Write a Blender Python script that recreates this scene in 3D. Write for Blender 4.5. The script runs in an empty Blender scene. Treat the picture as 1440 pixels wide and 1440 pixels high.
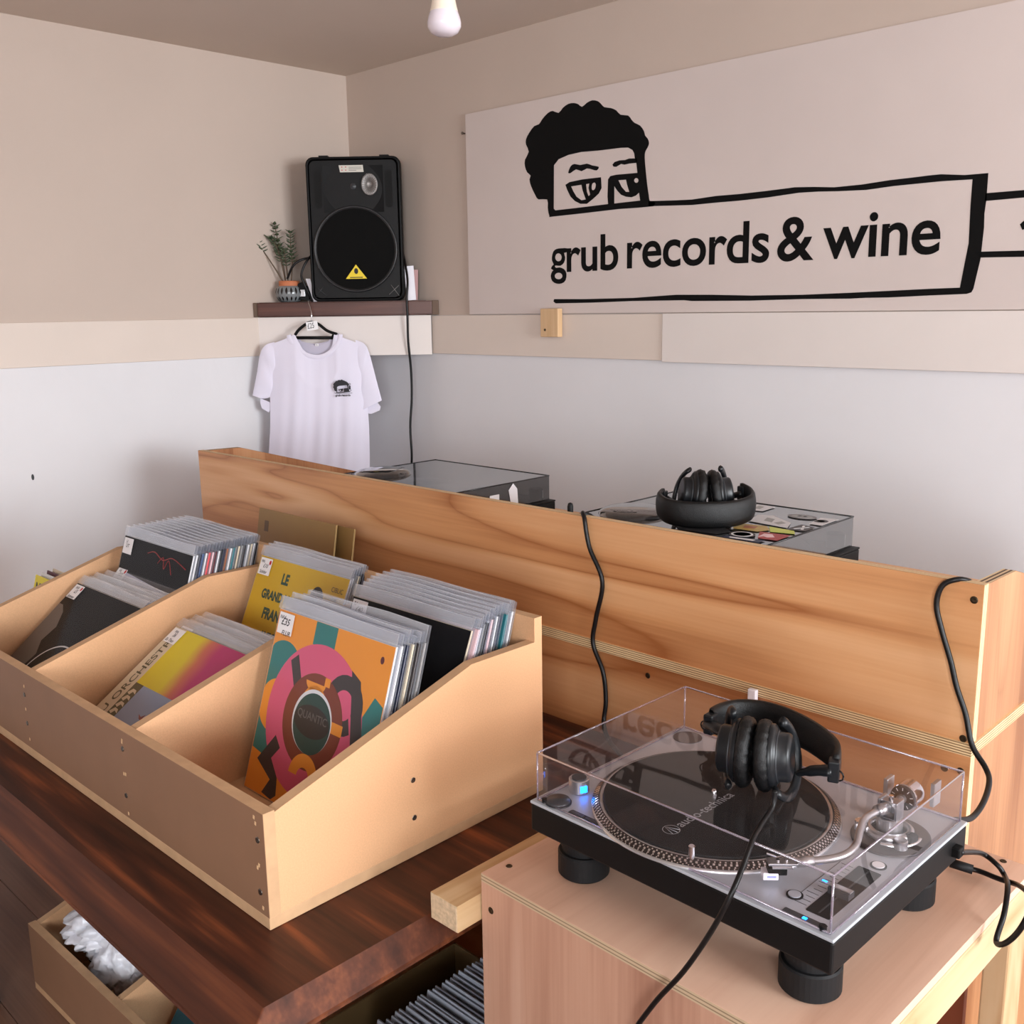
import bpy, math, random
from mathutils import Vector, Matrix, geometry, noise
random.seed(7)
SC = bpy.context.scene
COL = SC.collection
D = math.pi/180
H = 1.56                       # eye height; heights below are written relative to it and lifted at the end

# ------------------------------------------------------------------ camera
F = 1422.43
YAW, PITCH, ROLL = 0.77598, 0.19936, -0.014779
_f0 = Vector((-math.sin(YAW), math.cos(YAW), 0)); _r0 = Vector((math.cos(YAW), math.sin(YAW), 0)); _u0 = Vector((0,0,1))
FW = math.cos(PITCH)*_f0 - math.sin(PITCH)*_u0
_u = math.cos(PITCH)*_u0 + math.sin(PITCH)*_f0
RT = math.cos(ROLL)*_r0 + math.sin(ROLL)*_u
UP = -math.sin(ROLL)*_r0 + math.cos(ROLL)*_u
cd = bpy.data.cameras.new('camera'); cam = bpy.data.objects.new('camera', cd); COL.objects.link(cam)
cd.sensor_width = 36; cd.lens = 36*F/1440; cd.clip_start = .02
cam.matrix_world = Matrix(((RT.x,UP.x,-FW.x,0),(RT.y,UP.y,-FW.y,0),(RT.z,UP.z,-FW.z,0),(0,0,0,1)))
SC.camera = cam
SC.view_settings.view_transform = 'Standard'; SC.view_settings.look = 'None'
SC.view_settings.gamma = 1; SC.view_settings.use_curve_mapping = False
SC.view_settings.exposure = 0.0
SC.cycles.transparent_max_bounces = 40
SC.cycles.max_bounces = 10
SC.cycles.diffuse_bounces = 6
SC.cycles.caustics_reflective = False; SC.cycles.caustics_refractive = False

# ------------------------------------------------------------------ daylight
wd = bpy.data.worlds.new('sky'); SC.world = wd; wd.use_nodes = True
wd.node_tree.nodes['Background'].inputs[0].default_value = (.62,.72,.85,1)
wd.node_tree.nodes['Background'].inputs[1].default_value = 1.0
def area(name, loc, aim, w, h, power, color, spread=180):
    l = bpy.data.lights.new(name, 'AREA'); l.shape = 'RECTANGLE'; l.size = w; l.size_y = h
    l.energy = power; l.color = color; l.spread = spread*D
    o = bpy.data.objects.new(name, l); COL.objects.link(o); o.location = loc
    o.rotation_euler = (Vector(aim)-Vector(loc)).to_track_quat('-Z','Y').to_euler()
    return o
area('window_daylight', (3.35, 1.25, .22), (-1.4, 1.10, -1.4), 2.0, 1.5, 225, (.92,.96,1.0))
area('shopfront_daylight', (1.9, -2.55, .1), (-1.5, 1.2, -1.2), 1.8, 1.5, 140, (.92,.96,1.0))
area('ground_bounce_side', (3.34, 1.25, -.1), (-.6, .9, .9), 2.0, .9, 42, (1.0,.93,.86))
area('ground_bounce_front', (1.9, -2.54, -.2), (0, 1.4, .9), 1.8, .9, 30, (1.0,.93,.86))

# ------------------------------------------------------------------ materials
MATS = {}
def nt(name):
    m = bpy.data.materials.new(name); m.use_nodes = True
    n = m.node_tree.nodes; b = n['Principled BSDF']; return m, n, m.node_tree.links, b
def srgb(r, g, b):
    f = lambda c: (c/255/12.92) if c/255 <= .04045 else ((c/255+.055)/1.055)**2.4
    return (f(r), f(g), f(b), 1)
def plain(name, rgb, rough=.5, metal=0, spec=.5, noise=0, nscale=40, bump=0, bscale=200, coat=0, emit=None):
    if name in MATS: return MATS[name]
    m, n, L, b = nt(name)
    b.inputs['Base Color'].default_value = srgb(*rgb); b.inputs['Roughness'].default_value = rough
    b.inputs['Metallic'].default_value = metal; b.inputs['Specular IOR Level'].default_value = spec
    b.inputs['Coat Weight'].default_value = coat
    tc = n.new('ShaderNodeTexCoord')
    if noise:
        t = n.new('ShaderNodeTexNoise'); t.inputs['Scale'].default_value = nscale; t.inputs['Detail'].default_value = 5
        L.new(tc.outputs['Object'], t.inputs['Vector'])
        hs = n.new('ShaderNodeHueSaturation'); hs.inputs['Color'].default_value = srgb(*rgb)
        mr = n.new('ShaderNodeMapRange'); mr.inputs['From Min'].default_value=.25; mr.inputs['From Max'].default_value=.75
        mr.inputs['To Min'].default_value = 1-noise; mr.inputs['To Max'].default_value = 1+noise
        L.new(t.outputs['Fac'], mr.inputs['Value']); L.new(mr.outputs['Result'], hs.inputs['Value'])
        L.new(hs.outputs['Color'], b.inputs['Base Color'])
    if bump:
        t = n.new('ShaderNodeTexNoise'); t.inputs['Scale'].default_value = bscale; t.inputs['Detail'].default_value = 4
        L.new(tc.outputs['Object'], t.inputs['Vector'])
        bp = n.new('ShaderNodeBump'); bp.inputs['Strength'].default_value = bump; bp.inputs['Distance'].default_value = .002
        L.new(t.outputs['Fac'], bp.inputs['Height']); L.new(bp.outputs['Normal'], b.inputs['Normal'])
    if emit:
        b.inputs['Emission Color'].default_value = srgb(*emit[0]); b.inputs['Emission Strength'].default_value = emit[1]
    MATS[name] = m; return m
def wood(name, dark, mid, light, axis='x', rough=.5, bands=7, scale=1.0, coat=0, contrast=1, off=(0,0,0), fiber=.10, vein=0):
    """sawn or peeled wood: wandering bands along one axis plus fine fibres"""
    m, n, L, b = nt(name)
    tc = n.new('ShaderNodeTexCoord'); mp = n.new('ShaderNodeMapping')
    s = {'x':(.55,6,6),'y':(6,.55,6),'z':(6,6,.55)}[axis]
    mp.inputs['Scale'].default_value = tuple(scale*q for q in s); mp.inputs['Location'].default_value = off
    L.new(tc.outputs['Object'], mp.inputs['Vector'])
    t = n.new('ShaderNodeTexNoise'); t.inputs['Scale'].default_value = 1.1; t.inputs['Detail'].default_value = 2.5
    t.inputs['Distortion'].default_value = .9; t.inputs['Roughness'].default_value = .42
    L.new(mp.outputs['Vector'], t.inputs['Vector'])
    mu = n.new('ShaderNodeMath'); mu.operation = 'MULTIPLY'; mu.inputs[1].default_value = bands*2*math.pi
    L.new(t.outputs['Fac'], mu.inputs[0])
    si = n.new('ShaderNodeMath'); si.operation = 'SINE'; L.new(mu.outputs[0], si.inputs[0])
    t2 = n.new('ShaderNodeTexNoise'); t2.inputs['Scale'].default_value = 2.2; t2.inputs['Detail'].default_value = 3
    L.new(mp.outputs['Vector'], t2.inputs['Vector'])
    mp3 = n.new('ShaderNodeMapping'); k = {'x':(4,160,160),'y':(160,4,160),'z':(160,160,4)}[axis]
    mp3.inputs['Scale'].default_value = k; L.new(tc.outputs['Object'], mp3.inputs['Vector'])
    t3 = n.new('ShaderNodeTexNoise'); t3.inputs['Scale'].default_value = 1; t3.inputs['Detail'].default_value = 2
    L.new(mp3.outputs['Vector'], t3.inputs['Vector'])
    a = n.new('ShaderNodeMath'); a.operation='MULTIPLY_ADD'; a.inputs[1].default_value = .17*contrast; a.inputs[2].default_value = 0
    L.new(si.outputs[0], a.inputs[0])
    a2 = n.new('ShaderNodeMath'); a2.operation='MULTIPLY_ADD'; a2.inputs[1].default_value = 1.3*contrast
    L.new(t2.outputs['Fac'], a2.inputs[0]); L.new(a.outputs[0], a2.inputs[2])
    a3 = n.new('ShaderNodeMath'); a3.operation='MULTIPLY_ADD'; a3.inputs[1].default_value = fiber*4
    if vein:      # thin dark growth lines where the bands turn over
        ab=n.new('ShaderNodeMath'); ab.operation='ABSOLUTE'; L.new(si.outputs[0],ab.inputs[0])
        pw_=n.new('ShaderNodeMath'); pw_.operation='POWER'; pw_.inputs[1].default_value=.45; L.new(ab.outputs[0],pw_.inputs[0])
        vm=n.new('ShaderNodeMath'); vm.operation='MULTIPLY_ADD'; vm.inputs[1].default_value=vein; L.new(pw_.outputs[0],vm.inputs[0]); L.new(a2.outputs[0],vm.inputs[2])
        vs_=n.new('ShaderNodeMath'); vs_.operation='SUBTRACT'; vs_.inputs[1].default_value=vein*.8; L.new(vm.outputs[0],vs_.inputs[0]); a2=vs_
    L.new(t3.outputs['Fac'], a3.inputs[0]); L.new(a2.outputs[0], a3.inputs[2])
    a4 = n.new('ShaderNodeMath'); a4.operation='SUBTRACT'; a4.inputs[1].default_value = .65*contrast+2*fiber-.5
    L.new(a3.outputs[0], a4.inputs[0])
    cr = n.new('ShaderNodeValToRGB'); e = cr.color_ramp.elements
    e[0].position = .12; e[0].color = srgb(*dark); e[1].position = .88; e[1].color = srgb(*light)
    q = cr.color_ramp.elements.new(.5); q.color = srgb(*mid)
    L.new(a4.outputs[0], cr.inputs['Fac']); L.new(cr.outputs['Color'], b.inputs['Base Color'])
    b.inputs['Roughness'].default_value = rough; b.inputs['Coat Weight'].default_value = coat; b.inputs['Coat Roughness'].default_value = .25
    bp = n.new('ShaderNodeBump'); bp.inputs['Strength'].default_value = .12; bp.inputs['Distance'].default_value = .001
    L.new(t3.outputs['Fac'], bp.inputs['Height']); L.new(bp.outputs['Normal'], b.inputs['Normal'])
    return m
def plyedge(name, light, dark, axis='z', n_layers=9, th=.018):
    m, n, L, b = nt(name)
    tc = n.new('ShaderNodeTexCoord'); sp = n.new('ShaderNodeSeparateXYZ'); L.new(tc.outputs['Object'], sp.inputs[0])
    mu = n.new('ShaderNodeMath'); mu.operation='MULTIPLY'; mu.inputs[1].default_value = math.pi*n_layers/th
    L.new(sp.outputs[axis.upper()], mu.inputs[0])
    si = n.new('ShaderNodeMath'); si.operation='SINE'; L.new(mu.outputs[0], si.inputs[0])
    t = n.new('ShaderNodeTexNoise'); t.inputs['Scale'].default_value = 30; L.new(tc.outputs['Object'], t.inputs['Vector'])
    ad = n.new('ShaderNodeMath'); ad.operation='MULTIPLY_ADD'; ad.inputs[1].default_value=.6
    L.new(t.outputs['Fac'], ad.inputs[0]); L.new(si.outputs[0], ad.inputs[2])
    cr = n.new('ShaderNodeValToRGB'); cr.color_ramp.elements[0].color = srgb(*light); cr.color_ramp.elements[1].color = srgb(*dark)
    cr.color_ramp.elements[0].position=.55; cr.color_ramp.elements[1].position=1.0
    L.new(ad.outputs[0], cr.inputs['Fac']); L.new(cr.outputs['Color'], b.inputs['Base Color'])
    b.inputs['Roughness'].default_value=.7
    return m
def clear(name, tint=(255,255,255), gloss=.08, alpha=.0, rough=.03, diff=(255,255,255)):
    """thin clear sheet: mostly transparent, fresnel gloss, a little milkiness"""
    m, n, L, b = nt(name); n.remove(b)
    out = n['Material Output']
    tr = n.new('ShaderNodeBsdfTransparent'); tr.inputs['Color'].default_value = srgb(*tint)
    gl = n.new('ShaderNodeBsdfGlossy'); gl.inputs['Roughness'].default_value = rough
    df = n.new('ShaderNodeBsdfDiffuse'); df.inputs['Color'].default_value = srgb(*diff)
    lw = n.new('ShaderNodeLayerWeight'); lw.inputs['Blend'].default_value = .35
    mr = n.new('ShaderNodeMapRange'); mr.inputs['To Min'].default_value = gloss*.5; mr.inputs['To Max'].default_value = min(.8, gloss*7)
    mr.interpolation_type='SMOOTHSTEP'
    L.new(lw.outputs['Facing'], mr.inputs['Value'])
    m1 = n.new('ShaderNodeMixShader'); m1.inputs[0].default_value = alpha
    L.new(tr.outputs[0], m1.inputs[1]); L.new(df.outputs[0], m1.inputs[2])
    m2 = n.new('ShaderNodeMixShader'); L.new(mr.outputs[0], m2.inputs[0])
    L.new(m1.outputs[0], m2.inputs[1]); L.new(gl.outputs[0], m2.inputs[2])
    L.new(m2.outputs[0], out.inputs['Surface'])
    return m

M_wall = plain('wall_paint', (226,225,228), .75, noise=.025, nscale=3, bump=.25, bscale=35)
M_wallup = plain('wall_paint_upper_dim', (198,181,169), .75, noise=.03, nscale=2.5, bump=.25, bscale=35)  # same wall paint; the warmer, dimmer light higher up is put into this colour
M_ceil = plain('ceiling_paint', (214,200,188), .85, noise=.02, nscale=3)
M_trim = plain('trim_paint', (222,208,197), .55, noise=.02, nscale=5, bump=.1)
M_trimw = plain('trim_paint_white', (226,217,212), .5, noise=.02, nscale=5)
M_mural = plain('mural_board_paint', (212,199,194), .55, noise=.05, nscale=2.2, bump=.1, bscale=60)
M_ink = plain('mural_black_paint', (14,13,13), .85, spec=.15)
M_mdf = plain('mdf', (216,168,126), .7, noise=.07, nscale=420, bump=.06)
M_mdfshade = plain('mdf_front_shaded', (142,106,80), .6, noise=.05, nscale=14)  # same board as the sides, with the shade on rack fronts painted in
M_mdfedge = plain('mdf_edge', (198,160,122), .75, noise=.10, nscale=30)
M_ply = wood('birch_plywood', (160,98,54), (208,150,100), (228,178,132), 'x', .45, bands=2.6, scale=.62, coat=.08, contrast=.8, fiber=.06, vein=.5)
M_plyz = wood('birch_plywood_upright', (146,92,54), (184,130,88), (196,146,104), 'z', .45, bands=3, scale=.8, coat=.08, off=(3,1,0), vein=.3)
M_plyedge = plyedge('plywood_edge', (226,198,152), (120,84,52))
M_plyedgey = plyedge('plywood_edge_upright', (236,208,165), (170,130,90), 'y')
M_okoume = wood('pink_plywood_top', (198,154,130), (222,182,158), (230,194,170), 'y', .6, bands=2.5, scale=.7, contrast=.9, fiber=.06, vein=.18)
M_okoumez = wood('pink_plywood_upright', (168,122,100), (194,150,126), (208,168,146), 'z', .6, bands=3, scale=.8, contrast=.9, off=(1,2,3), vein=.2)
M_pine = wood('pine', (178,142,98), (198,168,128), (210,184,146), 'y', .6, bands=4, scale=1.6, contrast=.8, fiber=.05, vein=.3)
M_pinez = wood('pine_upright', (176,134,92), (196,160,120), (206,176,138), 'z', .6, bands=6, scale=1.6, contrast=.8, fiber=.05)
M_pinedark = wood('pine_block', (196,156,112), (214,178,136), (224,190,150), 'z', .6, bands=4, scale=2, contrast=.6)
M_endgrain = plain('pine_end_grain', (206,182,150), .9, noise=.22, nscale=160, bump=.8, bscale=120)
M_mahog = wood('dark_stained_table_wood', (50,24,15), (80,40,24), (140,76,42), 'x', .5, bands=1.5, scale=2.6, coat=.04, contrast=1.05, fiber=.08)
M_mahogx = wood('dark_stained_table_edge', (58,29,18), (84,44,27), (122,68,40), 'x', .55, bands=1, scale=2.4, coat=.0, contrast=.9)
for q_ in (M_mahog,M_mahogx): q_.node_tree.nodes['Principled BSDF'].inputs['Specular IOR Level'].default_value=.28
M_shelf = wood('brown_painted_shelf', (58,30,22), (78,42,32), (104,62,50), 'x', .4, bands=3, scale=1.4, contrast=.6)
M_floor = wood('brown_floor_board', (92,64,50), (120,88,70), (140,104,84), 'x', .45, bands=4, scale=.6, contrast=.6)
M_black = plain('black_plastic', (11,11,12), .5, spec=.18)
M_blacksat = plain('black_satin_metal', (14,13,14), .5, spec=.25)
M_rubber = plain('black_rubber', (17,17,19), .6, spec=.3)
M_leather = plain('black_leatherette', (12,12,13), .38, spec=.35, bump=.4, bscale=900)
M_dgrey = plain('dark_grey_plastic', (48,50,54), .4)
M_cable = plain('black_cable', (15,13,14), .4, spec=.3)
M_silver = plain('brushed_silver_deck', (190,197,206), .4, metal=.3)
M_chrome = plain('chrome', (225,225,228), .14, metal=1)
M_alu = plain('satin_aluminium', (196,196,198), .3, metal=.9)
M_white = plain('white_plastic', (238,236,244), .35)
M_sticker = plain('white_sticker_paper', (240,238,240), .6)
M_inkb = plain('black_marker_ink', (24,22,30), .6)
M_red = plain('red_ink', (190,30,40), .6)
M_blueled = plain('blue_led', (20,120,255), .3, emit=((20,120,255), 9))
M_vinyl = plain('black_slipmat', (20,20,22), .6, spec=.2)
M_screw = plain('zinc_screw', (120,112,104), .3, metal=.9)
M_screwd = plain('dark_screw', (70,58,44), .4, metal=.8)
M_yellow = plain('yellow_badge', (232,204,30), .45)
M_bulb = plain('frosted_bulb', (226,216,224), .2, spec=.6)
M_bulbneck = plain('cream_bulb_neck', (240,226,208), .4)
M_lid = clear('clear_acrylic', (246,242,244), gloss=.042, alpha=.012, rough=.02)
M_lidedge = clear('clear_acrylic_edge', (225,215,230), gloss=.30, alpha=.22, rough=.05, diff=(215,205,222))
M_smoke = clear('smoked_acrylic', (150,150,150), gloss=.12, alpha=.06, rough=.05, diff=(90,90,92))
M_smokedge = plain('smoked_acrylic_edge', (30,30,32), .2)
M_poly = clear('clear_polythene', (250,251,253), gloss=.009, alpha=.003, rough=.10, diff=(226,230,238))
M_polytab = clear('clear_polythene_flap', (240,243,248), gloss=.07, alpha=.25, rough=.22, diff=(238,241,248))
M_polyedge = clear('polythene_edge', (250,250,252), gloss=.15, alpha=.38, rough=.2, diff=(235,238,245))
M_glass = clear('window_glass', (252,254,255), gloss=.08, alpha=0)
M_terra = plain('terracotta', (196,118,80), .7, noise=.05)
M_pot = plain('grey_glazed_pot', (124,128,130), .25, coat=.4)
M_potd = plain('black_glaze', (22,20,20), .25, coat=.4)
M_leaf = plain('succulent_leaf', (72,84,60), .5, noise=.15, nscale=30)
M_stem = plain('plant_stem', (96,78,62), .7)
M_shirt = plain('white_cotton', (228,224,240), .9, bump=.15, bscale=500)
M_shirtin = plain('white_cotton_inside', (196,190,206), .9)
M_gold = plain('gold_card', (150,118,70), .5, noise=.02)
M_goldedge = plain('gold_card_edge', (150,122,76), .6)
M_olive = plain('olive_cardboard', (112,88,52), .8)

# ------------------------------------------------------------------ mesh tools
I4 = Matrix.Identity(4)
def T(x,y,z): return Matrix.Translation((x,y,z))
def R(ax, deg): return Matrix.Rotation(deg*D, 4, ax)
def FR(m2): return m2
UPRIGHT = Matrix(((1,0,0,0),(0,0,-1,0),(0,1,0,0),(0,0,0,1)))      # drawing plane (x,y) -> (x,z), facing -y
class MB:
    def __init__(s): s.v=[]; s.f=[]; s.mi=[]; s.sm=[]; s.mats=[]
    def add(s, vs, fs, mat, M=I4, smooth=False):
        b = len(s.v); s.v += [tuple(M @ Vector(v)) for v in vs]
        if mat not in s.mats: s.mats.append(mat)
        k = s.mats.index(mat)
        for f in fs: s.f.append([b+i for i in f]); s.mi.append(k); s.sm.append(smooth)
        return s
    def box(s, x0,y0,z0,x1,y1,z1, mat, M=I4):
        v=[(x,y,z) for z in (z0,z1) for y in (y0,y1) for x in (x0,x1)]
        return s.add(v,[(0,2,3,1),(4,5,7,6),(0,1,5,4),(2,6,7,3),(0,4,6,2),(1,3,7,5)],mat,M)
    def prism(s, poly, z0, z1, mat, M=I4, holes=(), smooth=False, cap0=True):
        """polygon in (x,y) pushed from z0 to z1"""
        loops=[list(poly)]+[list(h) for h in holes]
        tri = geometry.tessellate_polygon([[Vector((x,y,0)) for x,y in l] for l in loops])
        flat=[p for l in loops for p in l]; n=len(flat)
        v=[(x,y,z0) for x,y in flat]+[(x,y,z1) for x,y in flat]
        f=[(a+n,b+n,c+n) for a,b,c in tri]+([(a,b,c) for a,b,c in tri] if cap0 else [])
        s.add(v,f,mat,M)
        b=0
        for l in loops:
            k=len(l)
            vv=[(x,y,z0) for x,y in l]+[(x,y,z1) for x,y in l]
            s.add(vv,[(i,(i+1)%k,(i+1)%k+k,i+k) for i in range(k)],mat,M,smooth)
        return s
    def flat(s, poly, z, mat, M=I4, holes=()):
        loops=[list(poly)]+[list(h) for h in holes]
        tri = geometry.tessellate_polygon([[Vector((x,y,0)) for x,y in l] for l in loops])
        return s.add([(x,y,z) for l in loops for x,y in l],list(tri),mat,M)
    def lathe(s, prof, mat, M=I4, seg=40, smooth=True, caps=True, a0=0, a1=360):
        full = abs(a1-a0)>=360; n=seg if full else seg+1
        v=[]; 
        for r,z in prof:
            for i in range(n):
                a=(a0+(a1-a0)*i/seg)*D; v.append((r*math.cos(a),r*math.sin(a),z))
        f=[]
        for j in range(len(prof)-1):
            for i in range(seg):
                k=(i+1)%n
                f.append((j*n+i,j*n+k,(j+1)*n+k,(j+1)*n+i))
        s.add(v,f,mat,M,smooth)
        if caps and full:
            for j in (0,len(prof)-1):
                if prof[j][0]>1e-6: s.add([v[j*n+i] for i in range(n)],[tuple(range(n))],mat,M)
        return s
    def cyl(s, r, z0, z1, mat, M=I4, seg=32, r1=None, bev=0):
        r1 = r if r1 is None else r1
        if bev: return s.lathe([(0,z0),(r-bev,z0),(r,z0+bev),(r1,z1-bev),(r1-bev,z1),(0,z1)],mat,M,seg,False,False)
        s.lathe([(r,z0),(r1,z1)],mat,M,seg,True,True); return s
    def tube(s, pts, r, mat, M=I4, seg=10, smoothn=0, caps=True, flat=1.0):
        pts=[Vector(p) for p in pts]
        if smoothn: pts=spline(pts,smoothn)
        rs = r if hasattr(r,'__len__') else [r]*len(pts)
        if len(rs)!=len(pts): rs=[rs[min(len(rs)-1,int(i*len(rs)/len(pts)))] for i in range(len(pts))]
        v=[]; up=None
        for i,p in enumerate(pts):
            t=(pts[min(i+1,len(pts)-1)]-pts[max(i-1,0)]).normalized()
            if up is None:
                up=Vector((0,0,1)) if abs(t.z)<.9 else Vector((1,0,0))
            up=(up-t*up.dot(t)).normalized(); sd=t.cross(up)
            for k in range(seg):
                a=2*math.pi*k/seg; v.append(tuple(p+rs[i]*(math.cos(a)*sd+math.sin(a)*up*flat)))
        f=[(j*seg+k,j*seg+(k+1)%seg,(j+1)*seg+(k+1)%seg,(j+1)*seg+k) for j in range(len(pts)-1) for k in range(seg)]
        if caps: f+= [tuple(range(seg))[::-1], tuple((len(pts)-1)*seg+k for k in range(seg))]
        return s.add(v,f,mat,M,True)
    def grid(s, fn, nu, nv, mat, M=I4, smooth=True):
        v=[fn(i/nu,j/nv) for j in range(nv+1) for i in range(nu+1)]; w=nu+1
        f=[(j*w+i,j*w+i+1,(j+1)*w+i+1,(j+1)*w+i) for j in range(nv) for i in range(nu)]
        return s.add(v,f,mat,M,smooth)
    def sphere(s, r, mat, M=I4, sc=(1,1,1), seg=24):
        prof=[(r*math.sin(math.pi*j/12),-r*math.cos(math.pi*j/12)) for j in range(13)]
        return s.lathe(prof,mat,M@Matrix.Diagonal((*sc,1)),seg,True,False)
    def text(s, string, size, mat, M=I4, bold=0, align='LEFT', sx=1, space=1, shear=0):
        vs,fs=text_geo(string,bold,align,space,shear)
        return s.add([(x*size*sx,y*size,0) for x,y in vs],fs,mat,M)
    def build(s, name, parent=None, bevel=0, seg=2, label=None, cat=None, group=None, kind=None, loc=None, rot=None, wn=False, sub=0):
        me=bpy.data.meshes.new(name); me.from_pydata(s.v,[],s.f)
        for m in s.mats: me.materials.append(m)
        me.polygons.foreach_set('material_index',s.mi); me.polygons.foreach_set('use_smooth',s.sm); me.update()
        o=bpy.data.objects.new(name,me); COL.objects.link(o)
        if parent: o.parent=parent
        if loc is not None: o.location=loc
        if rot is not None: o.rotation_euler=rot
        if bevel:
            b=o.modifiers.new('bevel','BEVEL'); b.width=bevel; b.segments=seg; b.limit_method='ANGLE'; b.angle_limit=40*D
        if sub:
            b=o.modifiers.new('sub','SUBSURF'); b.levels=sub; b.render_levels=sub
        tag(o,label,cat,group,kind); return o
def tag(o,label=None,cat=None,group=None,kind=None):
    if label: o['label']=label
    if cat: o['category']=cat
    if group: o['group']=group
    if kind: o['kind']=kind
    return o
def thing(name,label,cat,loc=(0,0,0),rz=0,group=None,rx=0):
    o=bpy.data.objects.new(name,None); COL.objects.link(o); o.empty_display_size=.05
    o.location=loc; o.rotation_euler=(rx*D,0,rz*D); return tag(o,label,cat,group)
def spline(pts,n):
    out=[]
    P=[pts[0]]+list(pts)+[pts[-1]]
    for i in range(1,len(P)-2):
        for k in range(n):
            t=k/n; a,b,c,d=P[i-1],P[i],P[i+1],P[i+2]
            out.append(.5*((2*b)+(c-a)*t+(2*a-5*b+4*c-d)*t*t+(3*b-a-3*c+d)*t**3))
    out.append(P[-2]); return out
_tc={}
def text_geo(string,bold,align,space,shear):
    k=(string,bold,align,space,shear)
    if k in _tc: return _tc[k]
    c=bpy.data.curves.new('t','FONT'); c.body=string; c.size=1; c.offset=bold; c.align_x=align; c.space_character=space; c.resolution_u=6; c.shear=shear
    o=bpy.data.objects.new('t',c); COL.objects.link(o)
    dg=bpy.context.evaluated_depsgraph_get(); dg.update()
    me=bpy.data.meshes.new_from_object(o.evaluated_get(dg))
    vs=[(v.co.x,v.co.y) for v in me.vertices]; fs=[tuple(p.vertices) for p in me.polygons]
    bpy.data.meshes.remove(me); bpy.data.objects.remove(o); bpy.data.curves.remove(c)
    _tc[k]=(vs,fs); return _tc[k]
def dup(root, loc=None, rz=None, label=None, group=None, parent=None):
    r=root.copy(); COL.objects.link(r)
    if loc is not None: r.location=loc
    if rz is not None: r.rotation_euler.z=rz
    if label: r['label']=label
    if group: r['group']=group
    for ch in list(root.children):
        c=ch.copy(); COL.objects.link(c); c.parent=r
        for g in ch.children:
            d=g.copy(); COL.objects.link(d); d.parent=c
    return r
def pix(p, P0, n):
    """where the sight line of a photo point meets a real plane"""
    r=FW+(p[0]-720)/F*RT-(p[1]-720)/F*UP
    return r*(Vector(P0).dot(n)/r.dot(n))
def circ(cx,cy,rx,ry=None,n=40,a0=0,a1=360):
    ry=ry or rx; e = n if abs(a1-a0)>=360 else n+1
    return [(cx+rx*math.cos((a0+(a1-a0)*i/n)*D),cy+ry*math.sin((a0+(a1-a0)*i/n)*D)) for i in range(e)]
def rrect(x0,y0,x1,y1,r,n=5):
    o=[]
    for cx,cy,a in ((x1-r,y1-r,0),(x0+r,y1-r,90),(x0+r,y0+r,180),(x1-r,y0+r,270)):
        o+=[(cx+r*math.cos((a+90*i/n)*D),cy+r*math.sin((a+90*i/n)*D)) for i in range(n+1)]
    return o

# ------------------------------------------------------------------ the room
XL, YW = -3.194, 2.4165          # left wall plane, right wall plane
XE, YE = 3.2, -2.4               # the walls behind the viewer
FL, CE = -H, .842
ZT, ZB = -.0225, -.1555          # dado board
def wallbox(name, segs, mat=None):
    m=MB()
    for a in segs: m.box(*a)
    return m.build(name, kind='structure')
MB().box(XL-.1,YE-.1,FL-.1,XE+.1,YW+.1,FL,M_floor)
m=MB()
wdt=.19; yy=YE; k=0
while yy<YW:
    m.box(XL,yy+.0008,FL-.02,XE,min(yy+wdt,YW)-.0008,FL,M_floor); yy+=wdt; k+=1
m.box(XL-.1,YE-.1,FL-.1,XE+.1,YW+.1,FL-.004,plain('floor_gap',(58,38,28),.8))
m.build('floor',kind='structure')
MB().box(XL-.1,YE-.1,CE,XE+.1,YW+.1,CE+.1,M_ceil).build('ceiling',kind='structure')
m=MB(); m.box(XL-.1,YE,FL,XL,YW+.1,ZT,M_wall); m.box(XL-.1,YE,ZT,XL,YW+.1,CE,M_wallup); m.build('wall_left',kind='structure')
m=MB(); m.box(XL,YW,FL,XE,YW+.1,ZT,M_wall); m.box(XL,YW,ZT,XE,YW+.1,CE,M_wallup); m.build('wall_back',kind='structure')
def holed(name, axis, c0, c1, a0, a1, w0, w1, h0, h1):
    m=MB()
    for (p,q,r,s_) in ((a0,w0,FL,CE),(w1,a1,FL,CE),(w0,w1,FL,h0),(w0,w1,h1,CE)):
        if axis=='x': m.box(c0,p,r,c1,q,s_,M_wall)
        else: m.box(p,c0,r,q,c1,s_,M_wall)
    m.build(name,kind='structure')
holed('wall_right','x',XE,XE+.1,YE,YW,.20,2.25,-.60,.72)
holed('wall_front','y',YE-.1,YE,XL,XE,1.0,2.8,-.75,.75)
def window(name, axis, c, w0, w1, h0, h1):
    m=MB(); g=.05
    for (p,q,r,s_) in ((w0,w1,h0,h0+g),(w0,w1,h1-g,h1),(w0,w0+g,h0,h1),(w1-g,w1,h0,h1),((w0+w1)/2-.02,(w0+w1)/2+.02,h0,h1)):
        if axis=='x': m.box(c,p,r,c+.05,q,s_,M_white)
        else: m.box(p,c-.05,r,q,c,s_,M_white)
    o=m.build(name,kind='structure')
    m=MB()
    if axis=='x': m.box(c+.02,w0+g,h0+g,c+.026,w1-g,h1-g,M_glass)
    else: m.box(w0+g,c-.026,h0+g,w1-g,c-.02,h1-g,M_glass)
    m.build('pane',o)
window('window_1','x',XE,.20,2.25,-.60,.72)
window('window_2','y',YE,1.0,2.8,-.75,.75)
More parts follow.
